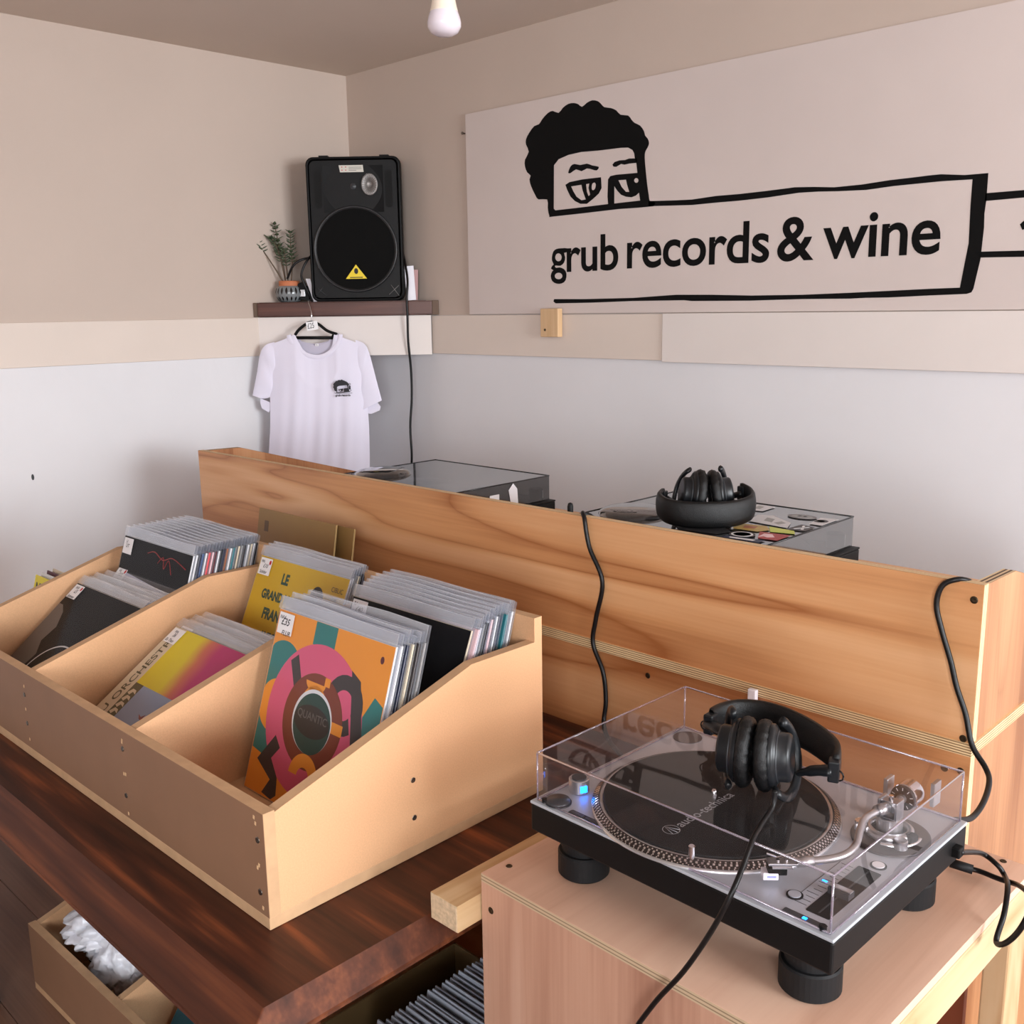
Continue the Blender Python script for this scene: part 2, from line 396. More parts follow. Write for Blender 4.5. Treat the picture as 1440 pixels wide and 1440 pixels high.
# dado boards
MB().box(XL,YE,ZB,XL+.011,1.99,ZT,M_trim).build('trim_1',kind='structure',bevel=.0015)
MB().box(-2.745,YW-.011,ZB,-1.748,YW,ZT-.001,M_trim).build('trim_2',kind='structure',bevel=.0015)
MB().box(-1.7445,YW-.016,ZB-.004,XE,YW,ZT,M_trimw).build('trim_3',kind='structure',bevel=.0015)
# a few chips in the left wall's paint
m=MB()
for (px,py,s_) in ((46,671,.006),):
    P=pix((px,py),(XL,0,0),Vector((1,0,0))); m.cyl(s_,0,.001,M_dgrey,T(P.x,P.y,P.z)@R('Y',90)@Matrix.Diagonal((1.6,.7,1,1)),10)
m.build('chip',bpy.data.objects['wall_left'])

# ------------------------------------------------------------------ painted sign board on the right wall
YB = YW-.011
NY = Vector((0,1,0))
def wall_pts(pts, sc=1, ox=0, oy=0, y=YB):
    o=[]
    for a,b in pts:
        P=pix((ox+a/sc,oy+b/sc),(0,y,0),NY); o.append((P.x,P.z))
    return o
sign=MB().box(-2.549,YB,ZT+.002,XE,YW,.622,M_mural).build('painted_sign_board',label='large pale board on the wall with black painted face, banner and shop lettering',cat='sign',bevel=.001)
Zf = T(0,YB-.0006,0)@UPRIGHT
def paint(name, poly, holes=(), extra=()):
    m=MB(); m.prism(poly,0,.0004,M_ink,T(0,YB-.0001,0)@UPRIGHT,holes=holes)
    for e,h in extra: m.prism(e,0,.0004,M_ink,T(0,YB-.0001,0)@UPRIGHT,holes=h)
    return m.build(name,sign)
Z1=dict(sc=6.545,ox=720,oy=130)
def sm(pts,n=3):
    P=[Vector((x,y,0)) for x,y in pts]; P=[P[-1]]+P+[P[0],P[1]]; o=[]
    for i in range(1,len(P)-2):
        for k in range(n):
            t=k/n; a,b,c,d=P[i-1],P[i],P[i+1],P[i+2]
            q=.5*((2*b)+(c-a)*t+(2*a-5*b+4*c-d)*t*t+(3*b-a-3*c+d)*t**3); o.append((q.x,q.y))
    return o
head=[(345,1138),(330,1060),(325,985),(245,985),(215,945),(175,860),(162,800),(172,765),(140,735),(120,680),(120,620),(155,545),(130,480),(130,430),(160,370),(205,310),(250,292),(280,245),(330,190),(375,170),(430,188),(470,140),(520,105),(570,97),(610,108),(645,132),(690,95),(740,72),(790,80),(820,105),(850,135),(910,143),(960,165),(1000,205),(1070,212),(1100,250),(1130,280),(1180,305),(1215,355),(1225,395),(1250,425),(1262,465),(1250,505),(1228,545),(1222,600),(1232,720),(1245,850),(1260,950),(1268,998),(1300,1000),(1300,1048),(1000,1072),(700,1107),(380,1142)]
face=[(387,670),(385,1070),(400,1085),(600,1062),(885,1027),(880,960),(885,800),(905,770),(960,757),(1155,740),(1145,648),(1130,600),(1125,560),(1110,530),(1070,508),(1000,510),(800,535),(640,548),(520,575),(430,615)]
hA=[(980,808),(1050,803),(1060,850),(1080,915),(1050,915),(1010,870)]
hB=[(942,862),(970,905),(1005,942),(1050,960),(1100,965),(1140,950),(1170,922),(1180,995),(1000,1015),(942,1022)]
brow2=[(925,665),(945,640),(990,625),(1040,622),(1080,608),(1150,607),(1150,648),(1080,655),(1035,665),(1005,658),(960,685),(935,683)]
brow1=[(518,738),(540,680),(575,658),(630,668),(690,655),(740,672),(800,685),(780,718),(740,710),(690,700),(640,725),(590,708),(540,742)]
eye=[(492,850),(530,825),(650,800),(820,780),(825,880),(800,930),(740,985),(690,1025),(630,1025),(580,1000),(540,960),(510,900)]
e1=[(545,865),(640,850),(650,900),(680,985),(640,992),(595,960),(565,910)]
e2=[(682,845),(712,838),(705,880),(720,940),(705,955),(690,915)]
e3=[(745,835),(762,830),(772,850),(765,885),(748,900),(735,890),(735,855)]
W=lambda p: wall_pts(p,**Z1)
paint('painted_face',W(sm(head,2)),[W(face),W(hA),W(hB),W(circ(1145,810,20,22,16))],[(W(brow2),()),(W(sm(brow1,2)),()),(W(eye),[W(e1),W(e2),W(sm(e3,2))])])
Z2=dict(sc=1.8,ox=640,oy=120)
W2=lambda p: wall_pts(p,**Z2)
def wob(a,b,n=8,amp=.8):
    return [(a[0]+(b[0]-a[0])*i/n,a[1]+(b[1]-a[1])*i/n+random.uniform(-amp,amp)*(0<i<n)) for i in range(n+1)]
ban=[(490,293),(560,291),(600,289),(660,280),(720,275),(790,267),(860,258),(910,257),(960,258),(1030,251),(1100,240),(1160,233),(1200,228),(1230,225),(1290,227),(1350,222),(1345,290),(1340,325),(1339,360),(1330,440),(1312,515),(1307,524),(1295,528),(1200,532),(1100,537),(1040,538),(1000,540),(880,541),(750,545),(600,546),(580,544),(450,546),(350,550),(255,552),(249,547),(251,541),(330,541),(450,538),(560,530),(650,530),(750,532),(880,530),(1000,525),(1100,520),(1200,515),(1278,512),(1290,450),(1300,400),(1305,300),(1310,238),(1230,243),(1180,248),(1110,255),(1040,265),(970,268),(920,269),(870,272),(790,284),(720,292),(660,297),(600,303),(490,306)]
paint('painted_banner_outline',W2(ban),(),[(W2([(1343,273),(1440,265),(1700,238),(1700,258),(1440,284),(1341,293)]),()),(W2([(1331,421),(1440,418),(1700,412),(1700,430),(1440,434),(1329,436)]),()),(W2([(1430,352),(1448,335),(1458,348),(1452,360),(1436,366)]),())])
# lettering
m=MB(); Zg=dict(sc=4.8,ox=760,oy=290)
W3=lambda p: wall_pts(p,**Zg)
m.prism(W3(sm([(78,345),(88,305),(110,288),(140,284),(182,284),(182,310),(160,315),(167,345),(160,380),(135,402),(105,400),(98,407),(108,416),(130,413),(160,425),(176,455),(170,500),(145,521),(110,523),(80,505),(70,470),(80,440),(88,432),(72,422),(80,402),(90,393),(80,370)],2)),0,.0004,M_ink,T(0,YB-.0001,0)@UPRIGHT,
   holes=[W3(circ(122,345,22,27,20)),W3(circ(123,471,26,22,20))])
def word(string,x0,x1,z,xh,bold=.016):
    vs,fs=text_geo(string,bold,'LEFT',.98,0)
    mx=min(v[0] for v in vs); Mx=max(v[0] for v in vs)
    ox=[v[1] for v in text_geo('x',bold,'LEFT',.93,0)[0]]; xx=max(ox)-bold
    sx=(x1-x0)/(Mx-mx); sz=xh/(xx+bold)
    m.add([(x0+(v[0]-mx)*sx,z+v[1]*sz,0) for v in vs],fs,M_ink,T(0,YB-.0006,0)@UPRIGHT)
word('rub',-2.109,-1.908,.107,.068); word('records',-1.876,-1.411,.109,.070); word('&',-1.388,-1.285,.109,.072); word('wine',-1.262,-.970,.110,.072)
m.build('painted_lettering',sign)
# little block of wood holding the board
P=pix((762,434),(0,YW-.03,0),NY); Q=pix((787,474),(0,YW-.03,0),NY)
wb=MB().box(P.x,YW-.038,Q.z,Q.x,YW-.0165,P.z,M_pinedark).build('wood_block',bevel=.002,label='small bare wood block fixed over the bottom edge of the sign board',cat='block')
MB().cyl(.004,0,.0012,M_screwd,T(P.x+.02,YW-.038,Q.z+.022)@R('X',90),12).build('screw',wb)
m=MB(); m.cyl(.0025,0,.012,M_screw,T(-2.562,YW-.001,.565)@R('X',90)@T(0,0,0),8).cyl(.005,.011,.013,M_screw,T(-2.562,YW-.001,.565)@R('X',90),10)
m.build('nail',label='tiny nail in the wall beside the top left of the sign board',cat='nail')

# ------------------------------------------------------------------ corner shelf, speaker, plant, shirt
CA=43.3
A0=Vector((XL,1.967,0))
def Cw(u,v,z):      # corner frame: u along the shelf front, v into the corner
    return Vector((A0.x+u*math.cos(CA*D)-v*math.sin(CA*D),A0.y+u*math.sin(CA*D)+v*math.cos(CA*D),z))
NC=Vector((-math.sin(CA*D),math.cos(CA*D),0))
def cpix(p,v=0):
    P=pix(p,Cw(0,v,0),NC); d=P-A0; return Vector((d.x*math.cos(CA*D)+d.y*math.sin(CA*D),v,P.z))
tri=[(.004,0),(.652,0),(.328,.325)]
m=MB(); m.prism([(.010,0),(.628,0),(.319,.305)],ZB-.003,-.022,M_trimw)
m.build('trim_4',kind='structure',loc=A0,rot=(0,0,CA*D),bevel=.002)
m=MB(); m.prism([(.02,.004),(.612,.004),(.327,.318)],-.0215,.030,M_shelf); m.box(.018,-.012,-.018,.632,.004,.0275,M_shelf)
m.box(.002,-.006,-.020,.018,.010,.0295,plain('old_grey_brown_paint',(104,84,70),.7)); m.box(.632,-.006,-.020,.655,.006,.0295,MATS['old_grey_brown_paint'])
sh=m.build('corner_shelf',loc=A0,rot=(0,0,CA*D),bevel=.0015,label='dark brown corner shelf under the black loudspeaker',cat='shelf')
# speaker
sp=thing('loudspeaker','large black loudspeaker with round grille and yellow triangle badge on corner shelf','loudspeaker',Cw(.3725,0,.0305),CA)
hw=.163; hh=.485; c_dg=plain('speaker_grille_ring',(34,34,36),.4)
def sec(w,y,z0,z1,r):   # rounded rectangle section at depth y
    return [(x,y,z) for x,z in rrect(-w,z0,w,z1,r,6)]
def loft(m,secs,mat,M=I4,cap=True):
    n=len(secs[0]); v=[p for s_ in secs for p in s_]
    f=[(j*n+i,j*n+(i+1)%n,(j+1)*n+(i+1)%n,(j+1)*n+i) for j in range(len(secs)-1) for i in range(n)]
    if cap: f+=[tuple(range(n)),tuple((len(secs)-1)*n+i for i in range(n))]
    return m.add(v,f,mat,M,True)
m=MB(); loft(m,[sec(hw-.012,.006,.012,hh-.012,.02),sec(hw-.004,-.002,.004,hh-.003,.024),sec(hw,.006,0,hh,.026),sec(hw,.04,0,hh,.026),sec(hw-.012,.075,.002,hh-.004,.03),sec(.055,.20,.004,hh-.02,.03)],M_black)
for x in (-.105,.105): m.box(x-.016,.03,hh-.004,x+.016,.10,hh+.008,M_black)
body=m.build('cabinet',sp)
m=MB()
m.prism(rrect(-.150,.012,.150,.472,.02),0,.004,M_blacksat,T(0,.004,0)@UPRIGHT)
m.build('baffle',sp)
for s_ in (-1,1): MB().prism(rrect(s_*.122-.012,.315,s_*.122+.012,.440,.011),0,.0015,plain('port_shadow_black',(8,8,8),.9),T(0,-.0005,0)@UPRIGHT).build('bass_port',sp)
m=MB()
# horn: shallow flared dish in the upper baffle
m.grid(lambda a,b:(-.104+.208*a,.0015-.006*abs(2*a-1)**2+.004*math.sin(math.pi*b),.30+.155*b),32,10,M_black)
m.build('horn',sp)
m=MB(); prof=[(.1465,0),(.1465,.007),(.144,.010),(.141,.0105),(.139,.008),(.136,.006)]
m.lathe(prof,c_dg,T(0,-.002,.176)@R('X',90),64,True,False)
m.lathe([(0,.011),(.06,.0095),(.11,.0085),(.1375,.006)],plain('grille_cloth',(9,9,9),.85,spec=.2,bump=1,bscale=1500),T(0,-.002,.176)@R('X',90),64,True,False)
m.build('woofer_grille',sp)
m=MB(); m.prism([(-.037,.076),(.037,.076),(0,.124)],0,.001,M_yellow,T(0,-.0145,0)@UPRIGHT)
m.prism(circ(0,.102,.007,.010,14),0,.0003,M_inkb,T(0,-.0156,0)@UPRIGHT)
m.box(-.022,-.0158,.079,.022,-.0155,.082,M_inkb); m.build('badge',sp)
m=MB(); Mx=T(-.004,-.0065,.445)@UPRIGHT
m.prism([(-.042,.010),(.041,.010),(.043,-.013),(-.038,-.013)],0,.0008,plain('pale_sticker',(206,202,192),.6),Mx)
for x in (-.031,-.018):
    for y in (-.006,.004): m.prism(rrect(x-.002,y-.0015,x+.002,y+.0015,.001),.0008,.0011,M_red,Mx)
for y in (-.007,-.002,.003): m.prism(rrect(-.008,y-.0006,.036-(y<-.005)*.018,y+.0006,.0003),.0008,.0011,M_dgrey,Mx)
m.build('sticker',sp)
m=MB(); Mx=T(.0575,-.004,.391)@R('X',90)
m.lathe([(0,.002),(.010,.001),(.010,.004),(.024,.008),(.0275,.009),(.0285,.006),(.0285,0)],plain('lens_silver',(140,136,134),.5,metal=.6),Mx@Matrix.Diagonal((1,1.28,1,1)),36,True,False)
for i in range(24):
    a=i*15*D; m.tube([(.011*math.cos(a),.011*math.sin(a),.0045),(.0265*math.cos(a),.0265*math.sin(a),.0093)],.0007,plain('lens_rib',(176,172,170),.4,metal=.6),Mx@Matrix.Diagonal((1,1.28,1,1)),4)
m.build('silver_lens',sp)
MB().lathe([(0,.003),(.009,.002),(.011,0)],M_dgrey,T(.0,-.002,.386)@R('X',90),20,True,False).build('logo_disc',sp)
for s_ in (1,-1):
    m=MB()
    for a,b in (((.110,.020),(.146,.052)),((.146,.016),(.118,.054))):
        m.tube([(s_*a[0],-.004,a[1]),(s_*b[0],-.004,b[1])],.0012,plain('brace_grey',(110,108,106),.5) if s_>0 else M_dgrey,seg=6)
    m.build('corner_brace',sp)
# speaker mains lead
def cpx(p,v): q=cpix(p,v); return Cw(q.x,q.y,q.z)
pts=[cpx((566,352),.06),cpx((570,372),.02),cpx((573,395),-.02),cpx((572,420),-.03),cpx((573,445),-.03),cpx((574,480),-.02),cpx((578,520),-.005),cpx((579,560),.0),cpx((577,600),.0),cpx((579,640),.0),cpx((578,665),.02),cpx((577,700),.03)]
MB().tube(pts,.0042,M_cable,smoothn=6).build('speaker_cable',label='black cable hanging from the loudspeaker down the wall corner',cat='cable')
# lead behind, left of speaker
m=MB()
m.tube([cpx((446,352),.06),cpx((432,366),.02),cpx((424,385),.01),cpx((428,400),.01),cpx((440,425),.03)],.0042,M_cable,smoothn=6)
m.build('looped_cable',label='black cable looping from the left side of the loudspeaker',cat='cable')
m=MB(); m.tube([cpx((447,361),.06),cpx((425,365),.03),cpx((412,374),.02),cpx((404,392),.03)],.0042,M_cable,smoothn=6)
m.build('mains_lead',label='black lead running from loudspeaker down behind the potted plant',cat='cable')
q=cpix((425,408),.05)
m=MB(); m.box(-.022,-.02,0,.022,.02,.052,M_black,T(0,0,0)@R('Y',8)); m.box(-.03,-.012,.045,.03,.012,.058,M_black,R('Y',-24)); m.box(-.016,-.022,.012,.010,-.0205,.036,M_alu)
pw=m.build('power_adaptor',loc=Cw(q.x+.004,.05,.037),rot=(0,0,CA*D),bevel=.003,label='black plug adaptor block between plant pot and loudspeaker',cat='adaptor')
m=MB(); m.prism([(-.018,.080),(-.002,.080),(.018,0),(.006,0)],0,.0016,M_white,UPRIGHT)
q=cpix((440,404),.03)
m.build('white_card',loc=Cw(q.x-.006,.03,.0305),rot=(0,0,CA*D),label='narrow white card leaning at the left edge of the loudspeaker',cat='card')
# leaflets right of speaker
for i,(dx,hgt,c,lab) in enumerate(((0,.118,M_white,'tall white leaflet standing right of the loudspeaker'),(.006,.105,plain('pink_paper',(190,150,150),.7),'pinkish leaflet standing behind white one, right of the loudspeaker'),(-.006,.07,plain('maroon_paper',(110,50,50),.7),'dark red booklet at the foot of the leaflets beside loudspeaker'))):
    q=cpix((581,421),.012+i*.012)
    MB().box(-.006,0,0,.026,.0035,hgt,c,R('Y',(-3,2,8)[i])).build('leaflet' if i<2 else 'booklet',loc=Cw(q.x+dx-.016,.012+i*.012,.0305+.0012*i),rot=(-4*D,0,CA*D),label=lab,cat='leaflet' if i<2 else 'booklet')
# plant
q0=cpix((408,422),.05)
pl=thing('potted_succulent','small succulent in a striped grey pot on left end of corner shelf','plant',Cw(q0.x,.05,.0305),CA)
m=MB(); N=18
prof=[(0,0),(.030,0),(.040,.006),(.049,.022),(.050,.034),(.046,.048),(.037,.056),(.034,.057)]
m.lathe(prof,M_pot,seg=48,smooth=True,caps=False)
for i in range(N):
    a=(i+.5)*2*math.pi/N
    for z0,z1,w in ((.026,.052,.0042),(.004,.020,.0032)) :
        n=8; v=[];f=[]
        def rad(z):
            for (r0,a0),(r1,a1) in zip(prof,prof[1:]):
                if a0<=z<=a1 and a1>a0: return r0+(r1-r0)*(z-a0)/(a1-a0)
            return .05
        for k in range(n+1):
            z=z0+(z1-z0)*k/n; r=rad(z)+.0006; ww=w*math.sin(math.pi*k/n)
            for s_ in (-1,1):
                aa=a+s_*ww/r; v.append((r*math.cos(aa),r*math.sin(aa),z))
        f=[(2*k,2*k+1,2*k+3,2*k+2) for k in range(n)]
        m.add(v,f,M_potd)
m.build('pot',pl)
MB().lathe([(.032,.050),(.036,.054),(.0365,.072),(.034,.074),(.031,.072),(.031,.064),(0,.064)],M_terra,seg=40,caps=False).build('pot_rim',pl)
def leaf(m,p,d,L_,w):
    d=d.normalized(); up=Vector((0,0,1)); sd=d.cross(up).normalized(); n=5; v=[];f=[]
    for k in range(n+1):
        t=k/n; ww=w*math.sin(math.pi*min(1,t*.86+.1)); c=p+d*L_*t+up*(L_*.22*t*t)
        v+=[tuple(c-sd*ww),tuple(c+up*ww*.35),tuple(c+sd*ww),tuple(c-up*ww*.35)]
    for k in range(n):
        for j in range(4): f.append((4*k+j,4*k+(j+1)%4,4*k+4+(j+1)%4,4*k+4+j))
    f+=[(0,1,2,3),(4*n,4*n+1,4*n+2,4*n+3)]
    m.add(v,f,M_leaf,smooth=True)
stems=[[(400,392),(385,375),(368,350),(352,332)],[(402,392),(396,370),(388,345),(377,334)],[(402,392),(396,360),(392,345),(386,316)],[(409,392),(411,370),(409,350),(408,326)],[(405,392),(403,375),(401,362),(399,352)]]
for si,st in enumerate(stems):
    pts=[]
    for k,p in enumerate(st):
        q=cpix(p,.05+(-.012,-.004,.012,.008,-.014)[si]*k/3*1.2); pts.append(Vector((q.x-q0.x,q.y-.05,q.z-.0305)))
    pts[0].z=.062
    sp_=spline(pts,6)
    stm=MB().tube(sp_,[.0028-.0014*i/len(sp_) for i in range(len(sp_))],M_stem,seg=7).build('stem',pl)
    m=MB(); start=.62 if si==0 else .36
    n=15 if si!=4 else 8
    for k in range(n):
        t=start+(1-start)*k/(n-1); x=t*(len(sp_)-1); i=int(min(x,len(sp_)-2)); p=sp_[i].lerp(sp_[i+1],x-i)
        a=k*1.57+si+random.uniform(-.3,.3); Lf=(.030-.011*t)*(1 if k%5 else .8)
        for s_ in (0,math.pi): leaf(m,p,Vector((math.cos(a+s_),math.sin(a+s_)*.8,.12+.15*t)),Lf,.0062)
    m.build('leaves',pl)
# hanger + shirt
VH=-.055
def c2(p,v=VH): q=cpix(p,v); return (q.x,q.z)
hg=thing('coat_hanger','black coat hanger hooked on corner shelf holding the white t-shirt','hanger',A0,CA)
def c3(p,v): q=cpix(p,v); return tuple(q)
m=MB(); m.tube([c3((437,421),-.012),c3((434,424),-.03),c3((436,431),-.04),c3((438,440),VH),c3((438,452),VH)],.0016,M_chrome,seg=8,smoothn=6); m.build('hook',hg)
m=MB()
m.tube([c3((415,471),VH-.002),c3((420,464),VH-.002),c3((430,456),VH-.002),c3((438,453),VH-.002),c3((448,456),VH-.002),c3((460,465),VH-.002),c3((474,470),VH-.002)],.0085,M_black,seg=10,smoothn=5,flat=.6)
m.tube([c3((414,475),VH),c3((468,475),VH)],.0055,M_black,seg=8); m.tube([c3((468,475),VH),c3((470,469),VH)],.006,M_black,seg=8)
m.build('arm_bar',hg)
P=c3((439,458),VH-.012)
m=MB(); Mx=T(*P)@R('Y',-8)@UPRIGHT
m.prism(rrect(-.020,-.0155,.020,.0145,.002),0,.0012,M_sticker,Mx); m.text('£25',.026,M_inkb,Mx@T(-.0175,-.008,.0016),bold=.0,sx=.62,shear=.1)
m.build('price_tag',hg,label='white card price tag reading £25')
# shirt: body front, body back, sleeves, collar
ts=thing('t_shirt','white t-shirt with small black chest print hanging below the corner shelf','t-shirt',A0,CA)
import bisect
def interp(tab,t):
    xs=[a for a,_ in tab]; i=max(0,min(len(tab)-2,bisect.bisect_right(xs,t)-1)); a,b=tab[i],tab[i+1]
    k=(t-a[0])/(b[0]-a[0]) if b[0]!=a[0] else 0; k=max(0,min(1,k))
    return a[1]+(b[1]-a[1])*k
# silhouette in pixels, by picture column fraction t (0 = wearer's right / picture left)
topF=[(0,492),(.05,483),(.16,477.5),(.28,470),(.30,476),(.36,491),(.44,501),(.52,503),(.60,499),(.67,486),(.705,470),(.71,468.5),(.80,475),(.92,481),(1,491)]
topB=[(0,492),(.05,483),(.16,477.5),(.28,470),(.36,481),(.46,485),(.54,485),(.63,481),(.71,468.5),(.80,475),(.92,481),(1,491)]
XLs=[(470,378),(500,377),(540,380),(600,380),(640,378),(720,374)]
XRs=[(470,508),(500,514),(540,515),(600,519),(640,520),(720,520)]
def fold(t,py):
    g=min(1,max(0,(py-475)/130)); return .0045*math.sin(t*9.5+.4+py*.004)*g+.003*math.sin(t*23+1+py*.006)*g*(.4+.6*math.sin(t*5)**2)+.0015*math.sin(t*47+py*.02)*g+.002*math.sin(py*.03+t*7)
def body_pt(front):
    tab=topF if front else topB
    def fn(t,s_):
        tp=interp(tab,t); py=tp+(700-tp)*s_
        xl=interp(XLs,py); xr=interp(XRs,py); px=xl+(xr-xl)*t
        th=.026*(1-abs(2*t-1)**2.6)*min(1,.35+s_*3)
        v=VH+(-th+fold(t,py)*(1-abs(2*t-1)**6) if front else th*.6)
        return c3((px,py),v)
    return fn
m=MB(); m.grid(body_pt(True),64,60,M_shirt); m.build('shirt_front',ts)
m=MB(); m.grid(body_pt(False),40,30,M_shirtin); m.build('shirt_back',ts)
# collar band follows the front neckline and the back one
m=MB()
cf=[(406,471),(408,478),(414,486),(423,494),(434,500),(446,502),(457,499.5),(467,493),(474,485),(478,476),(479,470)]
def band(m,pts,w,v0,mat,inward):
    P=[Vector((x,y,0)) for x,y in pts]; P=spline(P,4); n=len(P)-1
    def fn(a,b):
        i=a*n; k=int(min(i,n-1)); p=P[k].lerp(P[k+1],i-k); t=(P[min(k+1,n)]-P[max(k-0,0)]).normalized(); nr=Vector((t.y,-t.x,0))*inward
        q=p+nr*w*(b-.5); bul=.0016*math.sin(math.pi*b)
        return c3((q.x,q.y),v0(a)-bul)
    m.grid(fn,n,5,mat)
band(m,cf,6.0,lambda a:VH-.0095-.004*math.sin(math.pi*a),M_shirt,1)
m.build('collar',ts)
m=MB(); band(m,[(407,471),(416,479),(430,484),(444,485.5),(458,483),(470,477),(478,470)],5,lambda a:VH+.003+.008*math.sin(math.pi*a),M_shirtin,1)
m.build('back_collar',ts)
m=MB(); P=c3((446,485),VH+.004); m.prism([(P[0]-.006,P[2]-.004),(P[0]+.006,P[2]-.004),(P[0]+.006,P[2]+.004),(P[0]-.006,P[2]+.004)],0,.0008,M_sticker,T(0,P[1]-.004,0)@UPRIGHT)
m.text('M',.007,M_inkb,T(P[0]-.003,P[1]-.0052,P[2]-.003)@UPRIGHT); m.build('neck_label',ts)
def sleeve(name,top,bot,th=.010,inner=False):
    m=MB()
    def mk(sg):
        def fn(a,b):
            t_=interp(top,a); b_=interp(bot,a)
            px=t_[0]+(b_[0]-t_[0])*b if False else None
            return None
        return fn
    TP=spline([Vector((x,y,0)) for x,y in top],6); BT=spline([Vector((x,y,0)) for x,y in bot],6); n=min(len(TP),len(BT))-1
    for sg in (-1,1):
        def fn(a,b):
            i=a*n; k=int(min(i,n-1)); p=TP[k].lerp(TP[k+1],i-k); q=BT[k].lerp(BT[k+1],i-k); r=p.lerp(q,b)
            d=math.sin(math.pi*b)**.6*th*(.5+.5*min(1,a*3))
            return c3((r.x,r.y),VH+sg*d+(.002*math.sin(a*13+b*5)))
        m.grid(fn,24,14,M_shirt if sg<0 else M_shirtin)
    return m.build(name,ts)
# picture-left sleeve: outer seam from shoulder to cuff, inner seam from armpit to cuff
sleeve('sleeve',[(386,481),(374,485),(366,497),(361,526),(355,556)],[(388,522),(386,534),(383,548),(380,558),(369,561)])
sleeve('sleeve',[(500,478),(513,484),(520,499),(529,533),(537,563)],[(504,522),(505,540),(506,556),(506,570),(507,578)])
m=MB()
def cuff(pts,dv):
    P=[c3(p,VH+dv) for p in pts]; n=len(P)
    m.add(P+[(a,b+.006,c) for a,b,c in P],[tuple(range(n)),tuple(range(n,2*n))]+[(i,(i+1)%n,(i+1)%n+n,i+n) for i in range(n)],M_shirt,smooth=False)
cuff([(507,577),(515,570),(530,565),(535,572),(534,577),(522,582),(514,581)],.004); m.build('cuff',ts)
m=MB(); cuff([(366,560),(380,566),(382,574),(378,580),(368,574),(366,566)],.004); m.build('cuff',ts)
# chest print: small copy of the shop's mark
P=c3((483,544),VH-.034); m=MB(); Mx=T(P[0],P[1]-.001,P[2])@UPRIGHT
k=.00021
def hp(pts): return [((x-690)*k*.23-.008,(600-y)*k*.21+.002) for x,y in pts]
m.prism(hp(head),0,.0004,M_inkb,Mx,holes=[hp(face)]); m.prism(hp(eye),.0,.0005,M_inkb,Mx,holes=[hp(e1)]); 
m.prism(rrect(-.030,-.0225,.030,-.0212,.0004),0,.0004,M_inkb,Mx)
m.text('grub records',.0105,M_inkb,Mx@T(-.029,-.0325,.0003),bold=.03,sx=.95)
m.prism(circ(.022,-.012,.0045,n=16),0,.0004,M_inkb,Mx,holes=[circ(.022,-.012,.0030,n=16)]); m.box(.019,-.0004,-.008,.025,0,.004,M_inkb,T(P[0],P[1]-.001,P[2]))
m.prism(circ(.022,.009,.0035,n=16),0,.0004,M_inkb,Mx,holes=[circ(.022,.009,.002,n=16)])
m.build('chest_print',ts)

# ------------------------------------------------------------------ pendant bulb
b=thing('pendant_bulb','white unlit light bulb hanging from the ceiling','light bulb',(-1.428,1.302,.474),0)
m=MB(); m.lathe([(0,0),(.014,.001),(.024,.006),(.0295,.015),(.0300,.022),(.0285,.030),(.025,.040)],M_bulb,seg=40,caps=False); m.build('frosted_dome',b)
m=MB(); m.lathe([(.0252,.040),(.0225,.050),(.0190,.068),(.0165,.090),(.0155,.105),(.0150,.12)],M_bulbneck,seg=40,caps=True); m.build('neck',b)
m=MB(); m.lathe([(.017,.12),(.018,.125),(.018,.165),(.012,.175),(.006,.178)],M_white,seg=32); m.build('lamp_holder',b)
m=MB(); m.cyl(.003,.17,CE-.474-.02,M_white,seg=10); m.lathe([(.035,CE-.474-.001),(.035,CE-.474-.012),(.015,CE-.474-.024)],M_white,seg=32); m.build('flex',b)

# ------------------------------------------------------------------ dark table
tb=thing('dark_wood_table','dark stained wooden table carrying the MDF record rack','table',(0,0,0))
TX0,TX1,TY0,TY1,TZ=-2.375,-.966,.548,1.436,-.8155
m=MB()
v=[(TX0,TY0,TZ),(TX1,TY0,TZ),(TX1,TY1,TZ),(TX0,TY1,TZ),(TX0,TY0-.045,TZ-.034),(TX1+.022,TY0-.045,TZ-.034),(TX1+.022,TY1,TZ-.034),(TX0,TY1,TZ-.034)]
m.add(v,[(0,1,2,3)],M_mahog); m.add(v,[(0,4,5,1),(1,5,6,2)],M_mahogx)
v2=[(x,y,z-.006) for x,y,z in v[4:]]
m.add(v[4:]+v2,[(0,1,5,4),(1,2,6,5),(2,3,7,6),(3,0,4,7),(7,6,5,4)],M_mahogx); m.add(v,[(2,6,7,3),(3,7,4,0)],M_mahogx)
m.build('tabletop',tb,bevel=.002)
for x in (TX0+.036,TX1-.05):
    for y in (TY0+.02,TY1-.09):
        MB().box(x-.035,y,FL,x+.035,y+.07,TZ-.04,M_mahog).build('leg',tb,bevel=.004)
for y in (TY0+.04,TY1-.06): MB().box(TX0+.1,y,TZ-.14,TX1-.08,y+.02,TZ-.04,M_mahog).build('apron',tb)

